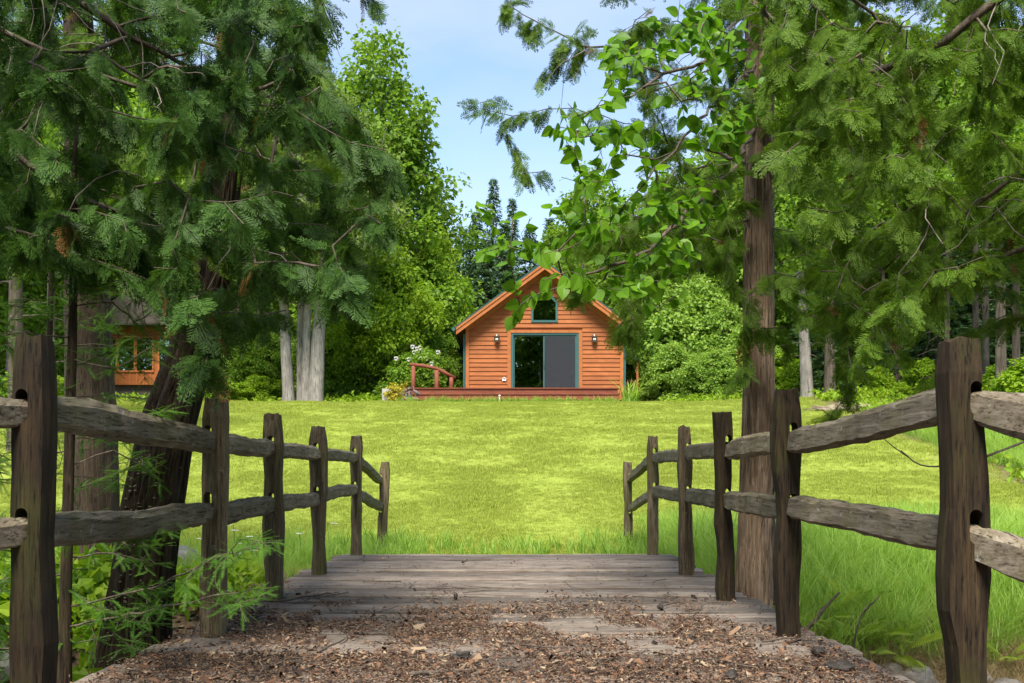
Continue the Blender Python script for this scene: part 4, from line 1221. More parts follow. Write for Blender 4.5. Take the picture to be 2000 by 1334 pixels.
gD = [[P(1480, 120, 8.0), P(1300, 100, 8.3), P(1130, 90, 8.6), P(1000, 10, 8.8)], [P(1482, 330, 8.0), P(1300, 260, 8.3), P(1120, 210, 8.5), P(1000, 225, 8.6), P(935, 215, 8.6)],
      [P(1485, 430, 8.0), P(1380, 430, 7.8), P(1270, 480, 7.6), P(1230, 600, 7.5), P(1240, 690, 7.4)]]
near_tree('cedar_tree', 'straight brown cedar trunk rising from tall grass beside the bridge', 'tree',
          [P(1472, 1260, 8.0), P(1472, 1180, 8.0), P(1478, 1000, 8.0), P(1482, 800, 8.0), P(1482, 600, 8.0), P(1482, 400, 8.0), P(1478, 100, 8.0), P(1470, -400, 8.0), P(1460, -900, 8.0)],
          [.155, .145, .135, .125, .118, .11, .095, .06, .02], tD, gD, 24, MAT['cedar_bark'], [MAT['cedar'], MAT['cedar_dead']], SPRAY, .12, .0, 1.0, .024, (.10, .22), .8, .42, dead=.012, K=110, ridge=.3, group='cedars beside the bridge', flare=.25, freq=10.0)
# overhanging cedar at the right: trunk just outside the frame
polyE = [(1480, -200), (2200, -200), (2200, 600), (1960, 570), (1900, 540), (1780, 640), (1720, 700), (1640, 690), (1600, 560), (1560, 420), (1500, 250)]
tE = np.concatenate([in_regions([(polyE, 4.4, 7.2, 1.0)], 300, r1), np.array([P(x_, y_, d_) for x_, y_, d_ in [(1640, 790, 6.0), (1680, 760, 6.0), (1605, 800, 6.1), (1690, 720, 5.8), (1760, 700, 5.8), (1800, 740, 5.8), (1660, 800, 6.0)]])])
gE = [[P(2450, -300, 4.9), P(2150, -150, 5.0), P(1950, 0, 5.1), P(1850, 80, 5.2), P(1710, 145, 5.4), P(1610, 120, 5.6), P(1520, 50, 5.8), P(1440, -20, 6.0)],
      [P(2450, 200, 5.0), P(2100, 260, 5.2), P(1900, 400, 5.4), P(1800, 520, 5.6), P(1700, 560, 5.7), P(1640, 520, 5.9)],
      [P(2450, 350, 5.2), P(2050, 460, 5.5), P(1850, 560, 5.7), P(1720, 550, 6.0), P(1650, 640, 6.0), P(1655, 760, 6.0)],
      [P(2450, 500, 5.3), P(2100, 600, 5.6), P(1960, 625, 5.8), P(1900, 660, 5.9), P(1880, 720, 5.9)]]
near_tree('cedar_tree', 'cedar reaching over the wavy-post fence with dense hanging green boughs', 'tree',
          [(3.7, 5.0, -.5), (3.7, 5.0, 1.5), (3.68, 5.0, 4.0), (3.6, 5.0, 8.0)], [.2, .18, .14, .04], tE, gE, 25, MAT['cedar_bark'], [MAT['cedar'], MAT['cedar_dead']], SPRAY, .12, .0, 1.2, .022, (.09, .20), .8, .2, cmax=7, dead=.012, group='cedars beside the bridge')
# broad-leaved tree
polyF = [(1200, 60), (1280, 0), (1470, -60), (1500, 120), (1450, 300), (1430, 420), (1380, 480), (1340, 560), (1290, 560), (1180, 590), (1110, 560), (1050, 560), (960, 505), (930, 490), (1000, 420), (1060, 420), (1090, 320), (1070, 260), (1085, 190), (1150, 170)]
tF = np.concatenate([in_regions([(polyF, 5.3, 6.9, 1.0)], 215, r1), np.array([P(x_, y_, d_) for x_, y_, d_ in [(945, 400, 6.0), (1000, 620, 5.9), (1010, 640, 5.9), (1045, 600, 5.9), (1040, 570, 5.9), (935, 495, 6.0), (1290, 640, 6.2), (1270, 600, 6.2), (1330, 570, 6.2), (1260, 40, 6.0), (1395, 30, 6.0)]])])
gF = [[P(1505, 100, 8.45), P(1450, 150, 7.4), P(1370, 235, 6.6), P(1280, 330, 6.3), P(1185, 450, 6.1), P(1080, 500, 6.0), P(980, 480, 6.0)],
      [P(1505, 0, 8.45), P(1450, 80, 7.2), P(1350, 130, 6.4), P(1230, 180, 6.1), P(1120, 230, 6.0)],
      [P(1505, 200, 8.45), P(1430, 330, 7.2), P(1340, 420, 6.5), P(1250, 500, 6.2), P(1130, 540, 6.0), P(1040, 580, 5.9)]]
near_tree('broadleaf_tree', 'young broad-leaved tree hung with bright green oval leaves before the cottage gable', 'tree',
          [P(1505, 1180, 8.5), P(1500, 900, 8.5), P(1503, 500, 8.5), P(1505, 100, 8.45), P(1500, -300, 8.3)], [.05, .045, .04, .03, .012], tF, gF, 26, MAT['brown_bark'], [MAT['broad']], [BLEAF], .06, .3, .0, .041, (.06, .105), .55, .3, cmax=5, nobj=300, rtip=.0022, names=('leaf', 'foliage'), K=14, ridge=.03, dead=0)

# ------------------------------------------------------------------ hemlock sapling behind the near fence post
def hemlock():
    rs = np.random.default_rng(31)
    base = P(126, 1400, 4.7); root = empty('hemlock_sapling', tuple(base), 'slim hemlock sapling with flat needle sprays growing behind the near fence post', 'sapling')
    trunk = [base, P(128, 1200, 4.7), P(135, 900, 4.7), P(142, 650, 4.72), P(146, 350, 4.75), P(150, 150, 4.75)]
    V, Fs = bark_trunk(trunk, [.03, .028, .024, .02, .012, .004], 14, .06, .05, 3)
    link('trunk', mesh('trunk', V - base, Fs, MAT['shade_dark_bark'], True), root)
    guides = []; tg = []
    for (y0, pts_) in [(1185, [(300, 1150), (420, 1090), (520, 1055)]), (1225, [(300, 1190), (420, 1165), (510, 1150)]), (1090, [(220, 1080), (300, 1100)]), (960, [(210, 930), (300, 900)]),
                       (850, [(240, 820), (330, 800)]), (700, [(230, 720), (330, 660)]), (620, [(60, 600), (-40, 590)]), (560, [(240, 560), (330, 600)]), (1000, [(60, 1010), (-60, 1040)]), (880, [(40, 900), (-80, 900)]),
                       (1120, [(60, 1130), (-60, 1150)]), (760, [(40, 740), (-60, 720)]), (500, [(30, 480), (-60, 480)]), (450, [(240, 470), (300, 500)]), (1240, [(60, 1260), (-40, 1270)]), (1040, [(250, 1020), (330, 1040)]), (1150, [(190, 1190), (260, 1210)]), (910, [(220, 880), (290, 920)]), (800, [(60, 790), (-30, 800)]), (660, [(50, 650), (-40, 660)]), (720, [(210, 690), (270, 700)]), (600, [(220, 590), (280, 640)]), (1260, [(220, 1240), (300, 1260)])]:
        dd_ = rs.uniform(-.3, .35)
        if y0 in (1185, 1225): dd_ = -.2
        g = [P(132, y0, 4.7)]
        for k_, (x_, y_) in enumerate(pts_): g.append(P(x_, y_, 4.7 + dd_ * (k_ + 1) * .8))
        guides.append(g)
        gr = resample(g, .05)
        for q_ in gr[4:]:
            for _ in range(2):
                tg.append(q_ + np.array([rs.normal(0, .03), rs.choice([-1, 1]) * rs.uniform(.08, .26), rs.normal(-.02, .03)]))
    S = grow(trunk, tg, rs, .06, .0, .0, .03, .006, .05, guides)
    V, Q = skel_tubes(S, .0016, .45, .011)
    link('branches', mesh('branches', V - base, Q, MAT['twig'], True), root)
    T, D, Nn, s_ = spray_sites(S, rs, 5, .012, (.05, .105), .12, .8)
    Nn = norm(np.array([0, 0, 1.]) + rs.normal(0, .25, Nn.shape))
    foliage(root, T, D, Nn, s_, NEEDLE, [MAT['hemlock']], ('needle_spray', 'foliage'), 300, 0, rs)
    return root
hem = hemlock()
for (dx_, dy_, rz_, sc_, lb) in ((-1.15, 1.6, 2.6, 1.1, 'hemlock sapling deeper in the shade between near post and brown trunk'), (-1.6, 3.4, 4.4, 1.25, 'hemlock sapling beside the brown shaded trunk behind the fence')):
    r = hem.copy(); col.objects.link(r)
    for c_ in hem.children:
        d_ = c_.copy(); d_.parent = r; col.objects.link(d_)
    r.location = (hem.location[0] + dx_, hem.location[1] + dy_, float(gz(hem.location[0] + dx_, hem.location[1] + dy_)) - .1); r.rotation_euler = (0, 0, rz_); r.scale = (sc_,) * 3; r['label'] = lb

# ------------------------------------------------------------------ background trees: one of each kind, then copies
def leaf_cloud(C, rad, per, size, rs, flat=.6):
    n = len(C) * per
    c = np.repeat(C, per, 0); rr = np.repeat(rad, per)
    v = norm(rs.normal(size=(n, 3))) * (rs.uniform(size=(n, 1)) ** .45)
    v[:, 2] *= flat
    T = c + v * rr[:, None]
    D = norm(v + np.array([0, 0, -.35]) + rs.normal(0, .5, (n, 3)))
    Nn = norm(np.array([0, 0, 1.]) + rs.normal(0, .55, (n, 3)) + .4 * v)
    return scatter(QLEAF[0], QLEAF[1], frames(D, Nn) * (rs.uniform(*size, n))[:, None, None], T)

def decid(name, h, prof, ncl, per, crad, lsize, trunks, leafm, barkm, seed, start=.25, up=.6, lift=-.05, label=None, cat='tree', trad=.2, lobes=9):
    """prof: list of (height fraction, crown radius)."""
    rs = np.random.default_rng(seed)
    root = empty(name, (0, 0, 0), label, cat)
    hz_ = np.array([p[0] for p in prof]); rr = np.array([p[1] for p in prof])
    C = []
    lob = [(rs.uniform(0, 2 * math.pi), rs.uniform(prof[0][0], 1), rs.uniform(.7, 1.25)) for _ in range(lobes * 3)]
    while len(C) < ncl:
        t = rs.uniform(prof[0][0], 1.0); R_ = np.interp(t, hz_, rr)
        if rs.uniform() > (R_ / rr.max()) ** 1.2 + .12: continue
        az = rs.uniform(0, 2 * math.pi)
        k_ = min(lob, key=lambda q: abs(math.remainder(q[0] - az, 2 * math.pi)) + 5 * abs(q[1] - t))
        R2 = R_ * k_[2] * (1 - .35 * min(1, abs(math.remainder(k_[0] - az, 2 * math.pi)) + 4 * abs(k_[1] - t)))
        q = R2 * rs.uniform(.3, 1) ** .4
        C.append((q * math.cos(az), q * math.sin(az), t * h))
    C = np.array(C)
    allV, allQ, off = [], [], 0
    for k_, (tx, ty, tl) in enumerate(trunks):
        tp = [np.array([tx, ty, -.3]), np.array([tx * 1.3, ty * 1.3, h * .2]), np.array([tx * 1.8 + .1, ty * 1.8, h * .5]), np.array([tx * 2.2, ty * 2.2, h * .92])]
        mine = C[k_::len(trunks)]
        S = grow(tp, mine, rs, .35, up, 0, lift, .05, start)
        V, Q = skel_tubes(S, .012, .5, trad * .5, 5)
        allV.append(V); allQ.append(Q + off); off += len(V)
        tv, tf = bark_trunk(tp, [trad * tl, trad * .8 * tl, trad * .5 * tl, .03], 16, .3, .06, seed + k_, .3, 3.0)
        link('trunk', mesh('trunk', tv, tf, barkm, True), root)
    link('limbs', mesh('limbs', np.concatenate(allV), np.concatenate(allQ), barkm, True), root)
    V, Fs = leaf_cloud(C, rs.uniform(crad[0], crad[1], len(C)), per, lsize, rs)
    cr_ = link('crown', mesh('crown', V, Fs, leafm), root)
    return root

def spruce(name, h, R0, seed, mat, label):
    rs = np.random.default_rng(seed)
    root = empty(name, (0, 0, 0), label, 'tree')
    tv, tf = bark_trunk([np.array([0, 0, -.3]), np.array([0, 0, h * .5]), np.array([0, 0, h])], [.2, .11, .01], 10, .5, .05, seed)
    link('trunk', mesh('trunk', tv, tf, MAT['brown_bark'], True), root)
    T, D, Nn, s_ = [], [], [], []
    mb = MB()
    z = h * .04
    while z < h * .985:
        t = z / h; L0 = R0 * (1 - t) ** .85 + .12
        nb = rs.integers(3, 6); a0 = rs.uniform(0, 6.28)
        for b_ in range(nb):
            az = a0 + b_ * 2 * math.pi / nb + rs.normal(0, .2); L_ = L0 * rs.uniform(.7, 1.12)
            o = np.array([math.cos(az), math.sin(az), 0]); dz = .35 if t > .8 else -.12
            end = o * L_ + np.array([0, 0, z + L_ * dz + .06 * L_]); midp = o * L_ * .5 + np.array([0, 0, z + L_ * (dz * .6 - .04)])
            if L_ > .5: mb.tube([np.array([0, 0, z]), midp, end], [.022, .014, .004], 4, False)
            m_ = int(7 + L_ * 17)
            for _ in range(m_):
                f = rs.uniform(.12, 1) ** .8
                p = np.array([0, 0, z]) * (1 - f) ** 2 + 2 * f * (1 - f) * midp + f * f * end
                sd_ = np.cross(o, [0, 0, 1]) * rs.choice([-1, 1])
                T.append(p + rs.normal(0, .05, 3)); D.append(o * rs.uniform(.3, 1) + sd_ * rs.uniform(.2, .9) + np.array([0, 0, rs.uniform(-.5, .05)])); Nn.append(np.array([0, 0, 1.]) + rs.normal(0, .35, 3)); s_.append(rs.uniform(.32, .58) * (1 - .45 * t))
        z += (.13 + .09 * (1 - t)) * (h / 14) ** .3
    link('limbs', mb.me('limbs', MAT['brown_bark']), root)
    pr = (np.array([[0, 0, 0], [.24, .3, -.04], [.07, .36, 0], [.27, .64, -.07], [.07, .68, 0], [0, 1, -.08], [-.07, .68, 0], [-.27, .64, -.07], [-.07, .36, 0], [-.24, .3, -.04]]), [np.array([[0, 1, 2], [0, 2, 8], [0, 8, 9], [2, 3, 4], [2, 4, 6], [2, 6, 8], [6, 7, 8], [4, 5, 6]])])
    V, Fs = scatter(pr[0], pr[1], frames(np.array(D), np.array(Nn)) * np.array(s_)[:, None, None], np.array(T))
    link('crown', mesh('crown', V, Fs, mat), root)
    return root

def put(root, x, y, h_scale, rz, label=None, group=None, first=[set()], sxy=None, dz=0, cat=None):
    """Use the first tree itself, then copies of it and its parts."""
    if root.name in first[0]:
        r = root.copy(); col.objects.link(r)
        for c_ in root.children:
            d_ = c_.copy(); d_.parent = r; col.objects.link(d_)
    else:
        first[0].add(root.name); r = root
    r.location = (x, y, float(gz(x, y)) - .05 + dz); r.rotation_euler = (0, 0, rz)
    s_ = sxy or h_scale
    r.scale = (s_, s_, h_scale)
    if label: r['label'] = label
    if group: r['group'] = group
    elif 'group' in r: del r['group']
    if cat: r['category'] = cat
    return r
def putpx(root, px_, d_, top, H, rz, label=None, group=None, k=1.0, cat=None):
    """Stand a tree under a photo column at distance d_ with its top at a photo row."""
    x = (px_ - CX) / F * d_; z = EYE + (HY - top) / F * d_
    sc_ = (z - float(gz(x, d_))) / H
    return put(root, x, d_, sc_, rz, label, group, sxy=sc_ * k, cat=cat)

oval = [(.16, 2.2), (.3, 3.4), (.5, 3.6), (.7, 3.0), (.86, 1.9), (1, .5)]
broadp = [(.12, 2.6), (.25, 3.6), (.5, 3.6), (.75, 2.6), (1, .7)]
slim = [(.2, 1.2), (.4, 1.9), (.65, 1.8), (.85, 1.2), (1, .3)]
t_maple = decid('maple_tree', 15, oval, 330, 62, (.55, 1.05), (.16, .30), [(0, 0, 1)], MAT['maple'], MAT['grey_bark'], 41, label='x')
t_lime = decid('maple_tree', 8, broadp, 230, 75, (.45, .8), (.14, .25), [(0, 0, .8)], MAT['lime'], MAT['brown_bark'], 42, label='x', start=.2)
t_big = decid('maple_tree', 16, [(.30, 2.4), (.42, 4.2), (.6, 4.6), (.8, 3.4), (1, .8)], 380, 70, (.5, .95), (.12, .22), [(-.62, 0, 1.25), (-.1, .25, 1.0), (.18, -.05, .95), (.62, -.05, 1.6)], MAT['dull'], MAT['grey_bark'], 43, label='x', start=.4, trad=.24)
t_slim = decid('forest_tree', 13, slim, 200, 70, (.4, .75), (.15, .27), [(0, 0, .75)], MAT['maple'], MAT['brown_bark'], 44, label='x', start=.3)
t_pale = decid('shrub', 5, [(.0, 1.3), (.2, 2.0), (.5, 2.0), (.8, 1.3), (1, .4)], 210, 72, (.35, .6), (.12, .22), [(0, 0, .4), (.2, .1, .3)], MAT['pale'], MAT['brown_bark'], 45, label='x', start=.02, cat='shrub')
t_mid = decid('shrub', 5, [(.0, 1.3), (.2, 1.9), (.5, 2.0), (.8, 1.4), (1, .4)], 230, 70, (.35, .6), (.12, .22), [(0, 0, .4), (.2, .1, .3)], MAT['maple'], MAT['brown_bark'], 48, label='x', start=.02, cat='shrub')
t_under = decid('shrub', 2.2, [(.0, .8), (.3, 1.2), (.7, 1.0), (1, .3)], 120, 60, (.22, .36), (.10, .18), [(0, 0, .2)], MAT['lime'], MAT['brown_bark'], 46, label='x', start=.02, cat='shrub')
t_rhodo = decid('flowering_shrub', 2.3, [(.0, 1.2), (.3, 1.6), (.65, 1.4), (1, .4)], 170, 62, (.22, .38), (.09, .17), [(0, 0, .25)], MAT['maple'], MAT['brown_bark'], 47, label='x', start=.02, cat='shrub')
t_sp1 = spruce('spruce_tree', 14, 2.3, 51, MAT['spruce'], 'x')
t_sp2 = spruce('spruce_tree', 13, 2.9, 52, MAT['spruce'], 'x')

# behind the lawn at the left of the cottage
putpx(t_maple, 742, 45, 62, 15, .3, 'tallest leafy maple beside the sky gap left of the cottage')
putpx(t_maple, 815, 49, 300, 15, 2.1, 'medium leafy maple leaning toward the spruces behind the handrail shrub', k=.8)
putpx(t_big, 590, 37.6, 90, 16, 0, 'big maple with four pale grey trunks standing together on the lawn edge', k=.95)
putpx(t_lime, 760, 41.5, 480, 8, .8, 'bright yellow-green maple above the white-flowered shrub', k=.85)
putpx(t_lime, 845, 44.5, 450, 8, 2.9, 'bright green maple between tall maple and spruces left of the gable', k=.62)
putpx(t_sp1, 963, 64, 343, 14, 0, 'tallest spruce pointing above the cottage roof', k=.75)
putpx(t_sp1, 1000, 66, 382, 14, 1.2, 'second tallest spruce beside the tallest one above the roof', k=.75)
for k_, (px_, d_, top) in enumerate([(930, 58, 408), (905, 60, 440), (985, 60, 430), (1035, 58, 440), (1075, 60, 420), (950, 54, 470), (890, 52, 500), (1120, 62, 430), (1170, 60, 440), (870, 58, 470), (1210, 60, 420)]):
    putpx(t_sp2 if k_ % 2 else t_sp1, px_, d_, top, 13 if k_ % 2 else 14, k_ * 1.1, 'dark spruce in the row behind the cottage roof', 'spruces behind the cottage')
# dark understorey below the maples
for k_, (px_, d_, top) in enumerate([(660, 47, 600), (700, 50, 560), (720, 44, 650), (510, 46, 560), (480, 50, 480), (870, 50, 600), (885, 46.5, 640)]):
    putpx(t_sp2, px_, d_, top, 13, k_ * .9, 'young dark spruce in the shade under the tall maples', 'young spruces under the maples', k=1.3)
for k_, (px_, d_, top) in enumerate([(430, 48, 300), (360, 48, 180), (300, 53, 200), (240, 52, 100), (160, 52, 60), (90, 50, 150), (20, 42, 80), (-60, 46, 60), (500, 54, 150), (640, 56, 200), (-150, 38, 40), (560, 60, 160), (-250, 32, 0), (60, 50, 120), (210, 53, 240)]):
    putpx(t_slim if k_ % 2 else t_maple, px_, d_, top, 13 if k_ % 2 else 15, k_ * 1.7, 'leafy forest tree on the side of the distant cabin', 'forest trees near the cabin', k=1.0)
for k_, (px_, d_, top) in enumerate([(470, 40, 745), (500, 41, 730), (530, 42, 735), (660, 42, 740), (120, 34, 740), (430, 39, 735), (60, 30, 700), (230, 41, 775), (390, 40, 740), (180, 37, 745), (700, 43, 735)]):
    putpx(t_under, px_, d_, top, 2.2, k_ * 1.3, 'low bright green bush along the lawn edge under the tall trees', 'low bushes along the lawn edge', k=1.2)

for k_, (px_, d_, top, kk) in enumerate([(650, 42.5, 610, .9), (700, 41.5, 655, 1.0), (735, 43.5, 590, .9), (780, 44, 560, .9), (870, 43.5, 600, .8), (845, 42, 650, .8), (895, 45, 640, .7), (750, 41, 690, 1.0), (520, 43, 640, .9), (480, 42, 660, .9), (680, 44.5, 540, .9)]):
    putpx(t_mid, px_, d_, top, 5, k_ * 1.7, 'leafy green thicket shrub behind the flowering shrub and pale grey trunks', 'green shrubs left of the cottage', k=kk)
# behind and right of the cottage
for k_, (px_, d_, top, kk) in enumerate([(1290, 43.5, 560, 1.0), (1360, 44.5, 548, 1.0), (1420, 43, 590, .9), (1250, 47, 540, .9), (1310, 41, 670, 1.2), (1400, 40.5, 680, 1.2), (1455, 42, 640, 1.1), (1350, 41.2, 690, 1.2), (1265, 44.5, 640, .8)]):
    putpx(t_pale, px_, d_, top, 5, k_ * 1.9, 'pale green tall shrub in the thicket between cottage and straight cedar', 'pale shrubs beside the cottage', k=kk)
for k_, (px_, d_, top) in enumerate([(1240, 52, 380), (1300, 54, 330), (1370, 52, 300), (1440, 50, 200), (1180, 56, 420), (1510, 47, 150), (1130, 54, 470), (1580, 50, 60), (1650, 45, 100), (1720, 48, 20), (1800, 44, 60), (1880, 46, 0), (1960, 42, 60), (2050, 44, 0), (2150, 38, 0), (1620, 54, 0), (1540, 58, 60)]):
    putpx([t_maple, t_slim][k_ % 2], px_, d_, top, [15, 13][k_ % 2], k_ * 2.3, 'leafy forest tree in the woods beyond the pale thicket', 'forest trees right of the cottage', k=1.0)
for k_, (px_, d_, top) in enumerate([(1660, 38, 300), (1745, 41, 260), (1830, 37, 320), (1910, 40, 280), (1990, 36, 300), (2080, 34, 260), (1600, 44, 380), (1700, 45, 340), (1780, 46, 300), (1960, 46, 250)]):
    putpx(t_sp2, px_, d_, top, 13, k_ * 1.4, 'dark spruce in the shady woods behind the wavy-post fence', 'spruces in the shady woods', k=.9)
for k_, (px_, d_, top) in enumerate([(1560, 41, 700), (1600, 40, 715), (1640, 39, 700), (1720, 36, 715), (1800, 34, 700), (1850, 31, 720), (1900, 30, 730), (1960, 28, 710), (2020, 26, 700), (1690, 38, 690), (1760, 33, 745), (1520, 42, 690)]):
    putpx(t_under, px_, d_, top, 2.2, k_ * 1.1, 'low leafy bush at the shady wood edge beyond the lawn', 'bushes at the wood edge', k=1.2)
for k_, x_ in enumerate(np.linspace(-46, 48, 40)):
    if -9 < x_ < 4.5: continue
    put([t_sp2, t_maple, t_lime, t_sp1, t_slim][k_ % 5], float(x_ + rng.normal(0, .8)), float(58 + rng.uniform(-4, 9)), [1.0, .95, 1.3, 1.05, 1.1][k_ % 5], k_ * 1.3, *[('dark spruce in the deep wood closing the view', 'deep wood spruces'), ('tall maple in the deep wood closing the view', 'deep wood maples'), ('bright broad maple in the deep wood closing the view', 'deep wood bright maples'), ('slender spruce in the deep wood closing the view', 'deep wood slender spruces'), ('slim leafy tree in the deep wood closing the view', 'deep wood slim trees')][k_ % 5])
for k_, px_ in enumerate(np.linspace(-60, 700, 26)):
    if 110 < px_ < 370: continue
    putpx([t_under, t_pale][k_ % 2], float(px_), float(rng.uniform(44, 50)), float(rng.uniform(640, 720)), [2.2, 5][k_ % 2], k_ * 1.1, 'leafy understorey bush in shade among the trunks on the cabin side', 'understorey bushes on the cabin side')
for k_, px_ in enumerate(np.linspace(1480, 2080, 22)):
    putpx([t_under, t_pale][k_ % 2], float(px_), float(rng.uniform(42, 50)), float(rng.uniform(600, 690)), [2.2, 5][k_ % 2], k_ * 1.1, 'leafy understorey bush in shade among the trunks behind the wavy-post fence', 'understorey bushes in the shady woods')
# bare trunks one can pick out in the woods
def bare_trunk(px_, d_, w_, top, seed, label, mat, group=None, lean_=0.0):
    x = (px_ - CX) / F * d_; g = float(gz(x, d_)); zt = EYE + (HY - top) / F * d_
    root = empty('forest_tree', (x, d_, g - .2), label, 'tree', group)
    h = zt - g
    tp = [np.array([0, 0, 0.]), np.array([lean_ * .3, 0, h * .4]), np.array([lean_, 0, h])]
    tv, tf = bark_trunk(tp, [w_, w_ * .85, w_ * .6], 14, .2, .08, seed, .25, 3.5)
    link('trunk', mesh('trunk', tv, tf, MAT[mat], True), root)
    rs = np.random.default_rng(seed); mb = MB()
    for _ in range(9):
        z = rs.uniform(.25, .95) * h; az = rs.uniform(0, 6.28); L_ = rs.uniform(.4, 1.3)
        o = np.array([math.cos(az), math.sin(az), 0]); c0 = np.array([lean_ * z / h, 0, z])
        mb.tube([c0, c0 + o * L_ * .5 + [0, 0, .05], c0 + o * L_ + [0, 0, -.12]], [.022, .014, .004], 5)
    link('dead_branches', mb.me('dead_branches', MAT['brown_bark']), root)
    C = np.array([[rs.normal(0, .8), rs.normal(0, .8), h + rs.uniform(-1.2, 2)] for _ in range(40)])
    V, Fs = leaf_cloud(C, np.full(40, .6), 40, (.12, .22), rs)
    link('crown', mesh('crown', V, Fs, MAT['maple']), root)
for k_, (px_, d_, w_, m_) in enumerate([(1955, 27, .15, 'brown_bark'), (1985, 28, .12, 'brown_bark'), (1925, 31, .12, 'brown_bark'), (1905, 34, .12, 'brown_bark'), (1620, 36, .2, 'brown_bark'), (1755, 37, .16, 'brown_bark'), (1790, 39, .16, 'brown_bark'), (1690, 40, .14, 'brown_bark'), (1850, 33, .1, 'brown_bark')]):
    bare_trunk(px_, d_, w_, 330 + 20 * (k_ % 3), 60 + k_, 'straight bare trunk standing in the dim woods behind the wavy-post fence', m_, 'bare trunks in the right woods')
bare_trunk(1578, 37, .24, 520, 80, 'pale broken grey trunk at the lawn corner beside the straight cedar', 'grey_bark', None, -.3)
for k_, (px_, d_, w_) in enumerate([(390, 38, .16), (160, 24, .16), (30, 22, .18), (465, 43, .08), (505, 44, .07), (650, 44, .09), (100, 27, .12)]):
    bare_trunk(px_, d_, w_, 300, 90 + k_, 'straight grey-brown trunk in the woods on the cabin side', 'brown_bark', 'bare trunks on the cabin side')
# trees of the wood behind the photographer (seen mirrored in the door glass)
for k_, (x_, y_) in enumerate([(-8, -12), (-2.5, -16), (3, -15), (8, -12), (-13, -9), (14, -8), (0, -22), (5, -20), (-6, -21)]):
    put([t_maple, t_sp2, t_slim][k_ % 3], x_, y_, 1.6, k_ * 1.2, 'leafy tree of the wood mirrored in the cottage door glass', 'trees mirrored in the glass')

# flowering shrub by the handrail
rh = putpx(t_rhodo, 820, 38.6, 684, 2.3, .4, 'rounded green shrub with white blossoms behind the log handrail', k=1.05)
rs = np.random.default_rng(61)
pet = MB()
for k_ in range(22):
    v_ = norm(rs.normal(size=3)) * rs.uniform(.03, .09)
    pet.ball(v_, rs.uniform(.018, .038, 3), 6, 4)
pm = pet.me('blossom', MAT['petal'], True)
for (px_, py_) in [(806, 678), (815, 682), (821, 680), (809, 689), (822, 688), (831, 694), (856, 689), (823, 701), (774, 701), (799, 703), (843, 711), (846, 734), (849, 732), (826, 736), (833, 701)]:
    o = link('blossom', pm, rh); p_ = P(px_, py_, 37.9 if py_ > 695 else 38.4) - np.array(rh.location)
    o.matrix_parent_inverse = Matrix()
    s_ = 1 / rh.scale[0]; c_, q_ = math.cos(-.4), math.sin(-.4)
    o.location = ((p_[0] * c_ - p_[1] * q_) * s_, (p_[0] * q_ + p_[1] * c_) * s_, p_[2] / rh.scale[2]); o.scale = (1.1, 1.1, 1.1)

# ------------------------------------------------------------------ grasses
def tuft(seed, nb, h, r, w_, bend, seg=3):
    rr = np.random.default_rng(seed); V = []; Fs = []
    for _ in range(nb):
        az = rr.uniform(0, 6.28); a2 = rr.uniform(0, 6.28); p = np.array([math.cos(az), math.sin(az), 0]) * r * math.sqrt(rr.uniform())
        d = np.array([math.cos(a2), math.sin(a2), 0]); H = h * rr.uniform(.55, 1.1); b = bend * rr.uniform(.3, 1.3); s = np.array([-d[1], d[0], 0]) * w_ * rr.uniform(.7, 1.2)
        n0 = len(V)
        for k_ in range(seg):
            f = k_ / seg; c_ = p + d * b * H * f * f + np.array([0, 0, H * (f - .25 * b * f * f)])
            V += [c_ - s * (1 - .6 * f), c_ + s * (1 - .6 * f)]
        V.append(p + d * b * H + np.array([0, 0, H * (1 - .25 * b)]))
        for k_ in range(seg - 1): a_ = n0 + 2 * k_; Fs += [[a_, a_ + 1, a_ + 3], [a_, a_ + 3, a_ + 2]]
        a_ = n0 + 2 * (seg - 1); Fs.append([a_, a_ + 1, a_ + 2])
    return np.array(V), np.array(Fs)

def gpts(n, x0, x1, y0, y1, keep, rs):
    x = rs.uniform(x0, x1, n); y = rs.uniform(y0, y1, n); k_ = keep(x, y, rs.uniform(size=n)); x, y = x[k_], y[k_]
    nz2 = np.array([fbm(a_ * .6, b_ * .6) for a_, b_ in zip(x, y)])
    return np.stack([x, y, gz(x, y) + .035 * nz2 - .005], -1)
def rots(n, rs, t=.12): return np.stack([rs.normal(0, t, n), rs.normal(0, t, n), rs.uniform(0, 6.28, n)], -1)
rs = np.random.default_rng(71)
def inview(x, y, m=.8): return np.abs(x) < .5 * y + m
lawnp = [mesh('lawn_tuft', *tuft(s_, 16, .06, .07, .0026, .7), MAT['lawn']) for s_ in (1, 2, 3)]
p1 = gpts(60000, -9, 9, 11, 19, lambda x, y, u: inview(x, y) & (u < lawn_mask(x, y)), rs)
p2 = gpts(95000, -17, 14, 19, 37, lambda x, y, u: inview(x, y) & (u < lawn_mask(x, y)) & ~((x > -3.9) & (x < 4) & (y > 35.5)), rs)
pl = np.concatenate([p1, p2])
tall_ = np.array([.8 + .5 * fbm(a_ * .8, b_ * .8, 5) for a_, b_ in pl[:, :2]])
gn_scatter('lawn_grass', lawnp, pl, rots(len(pl), rs), np.concatenate([np.full(len(p1), 1.0), np.full(len(p2), 1.25)]) * tall_ * rs.uniform(.7, 1.3, len(pl)), 'mown yellow-green lawn sloping up from the bridge to the cottage', 'grass')

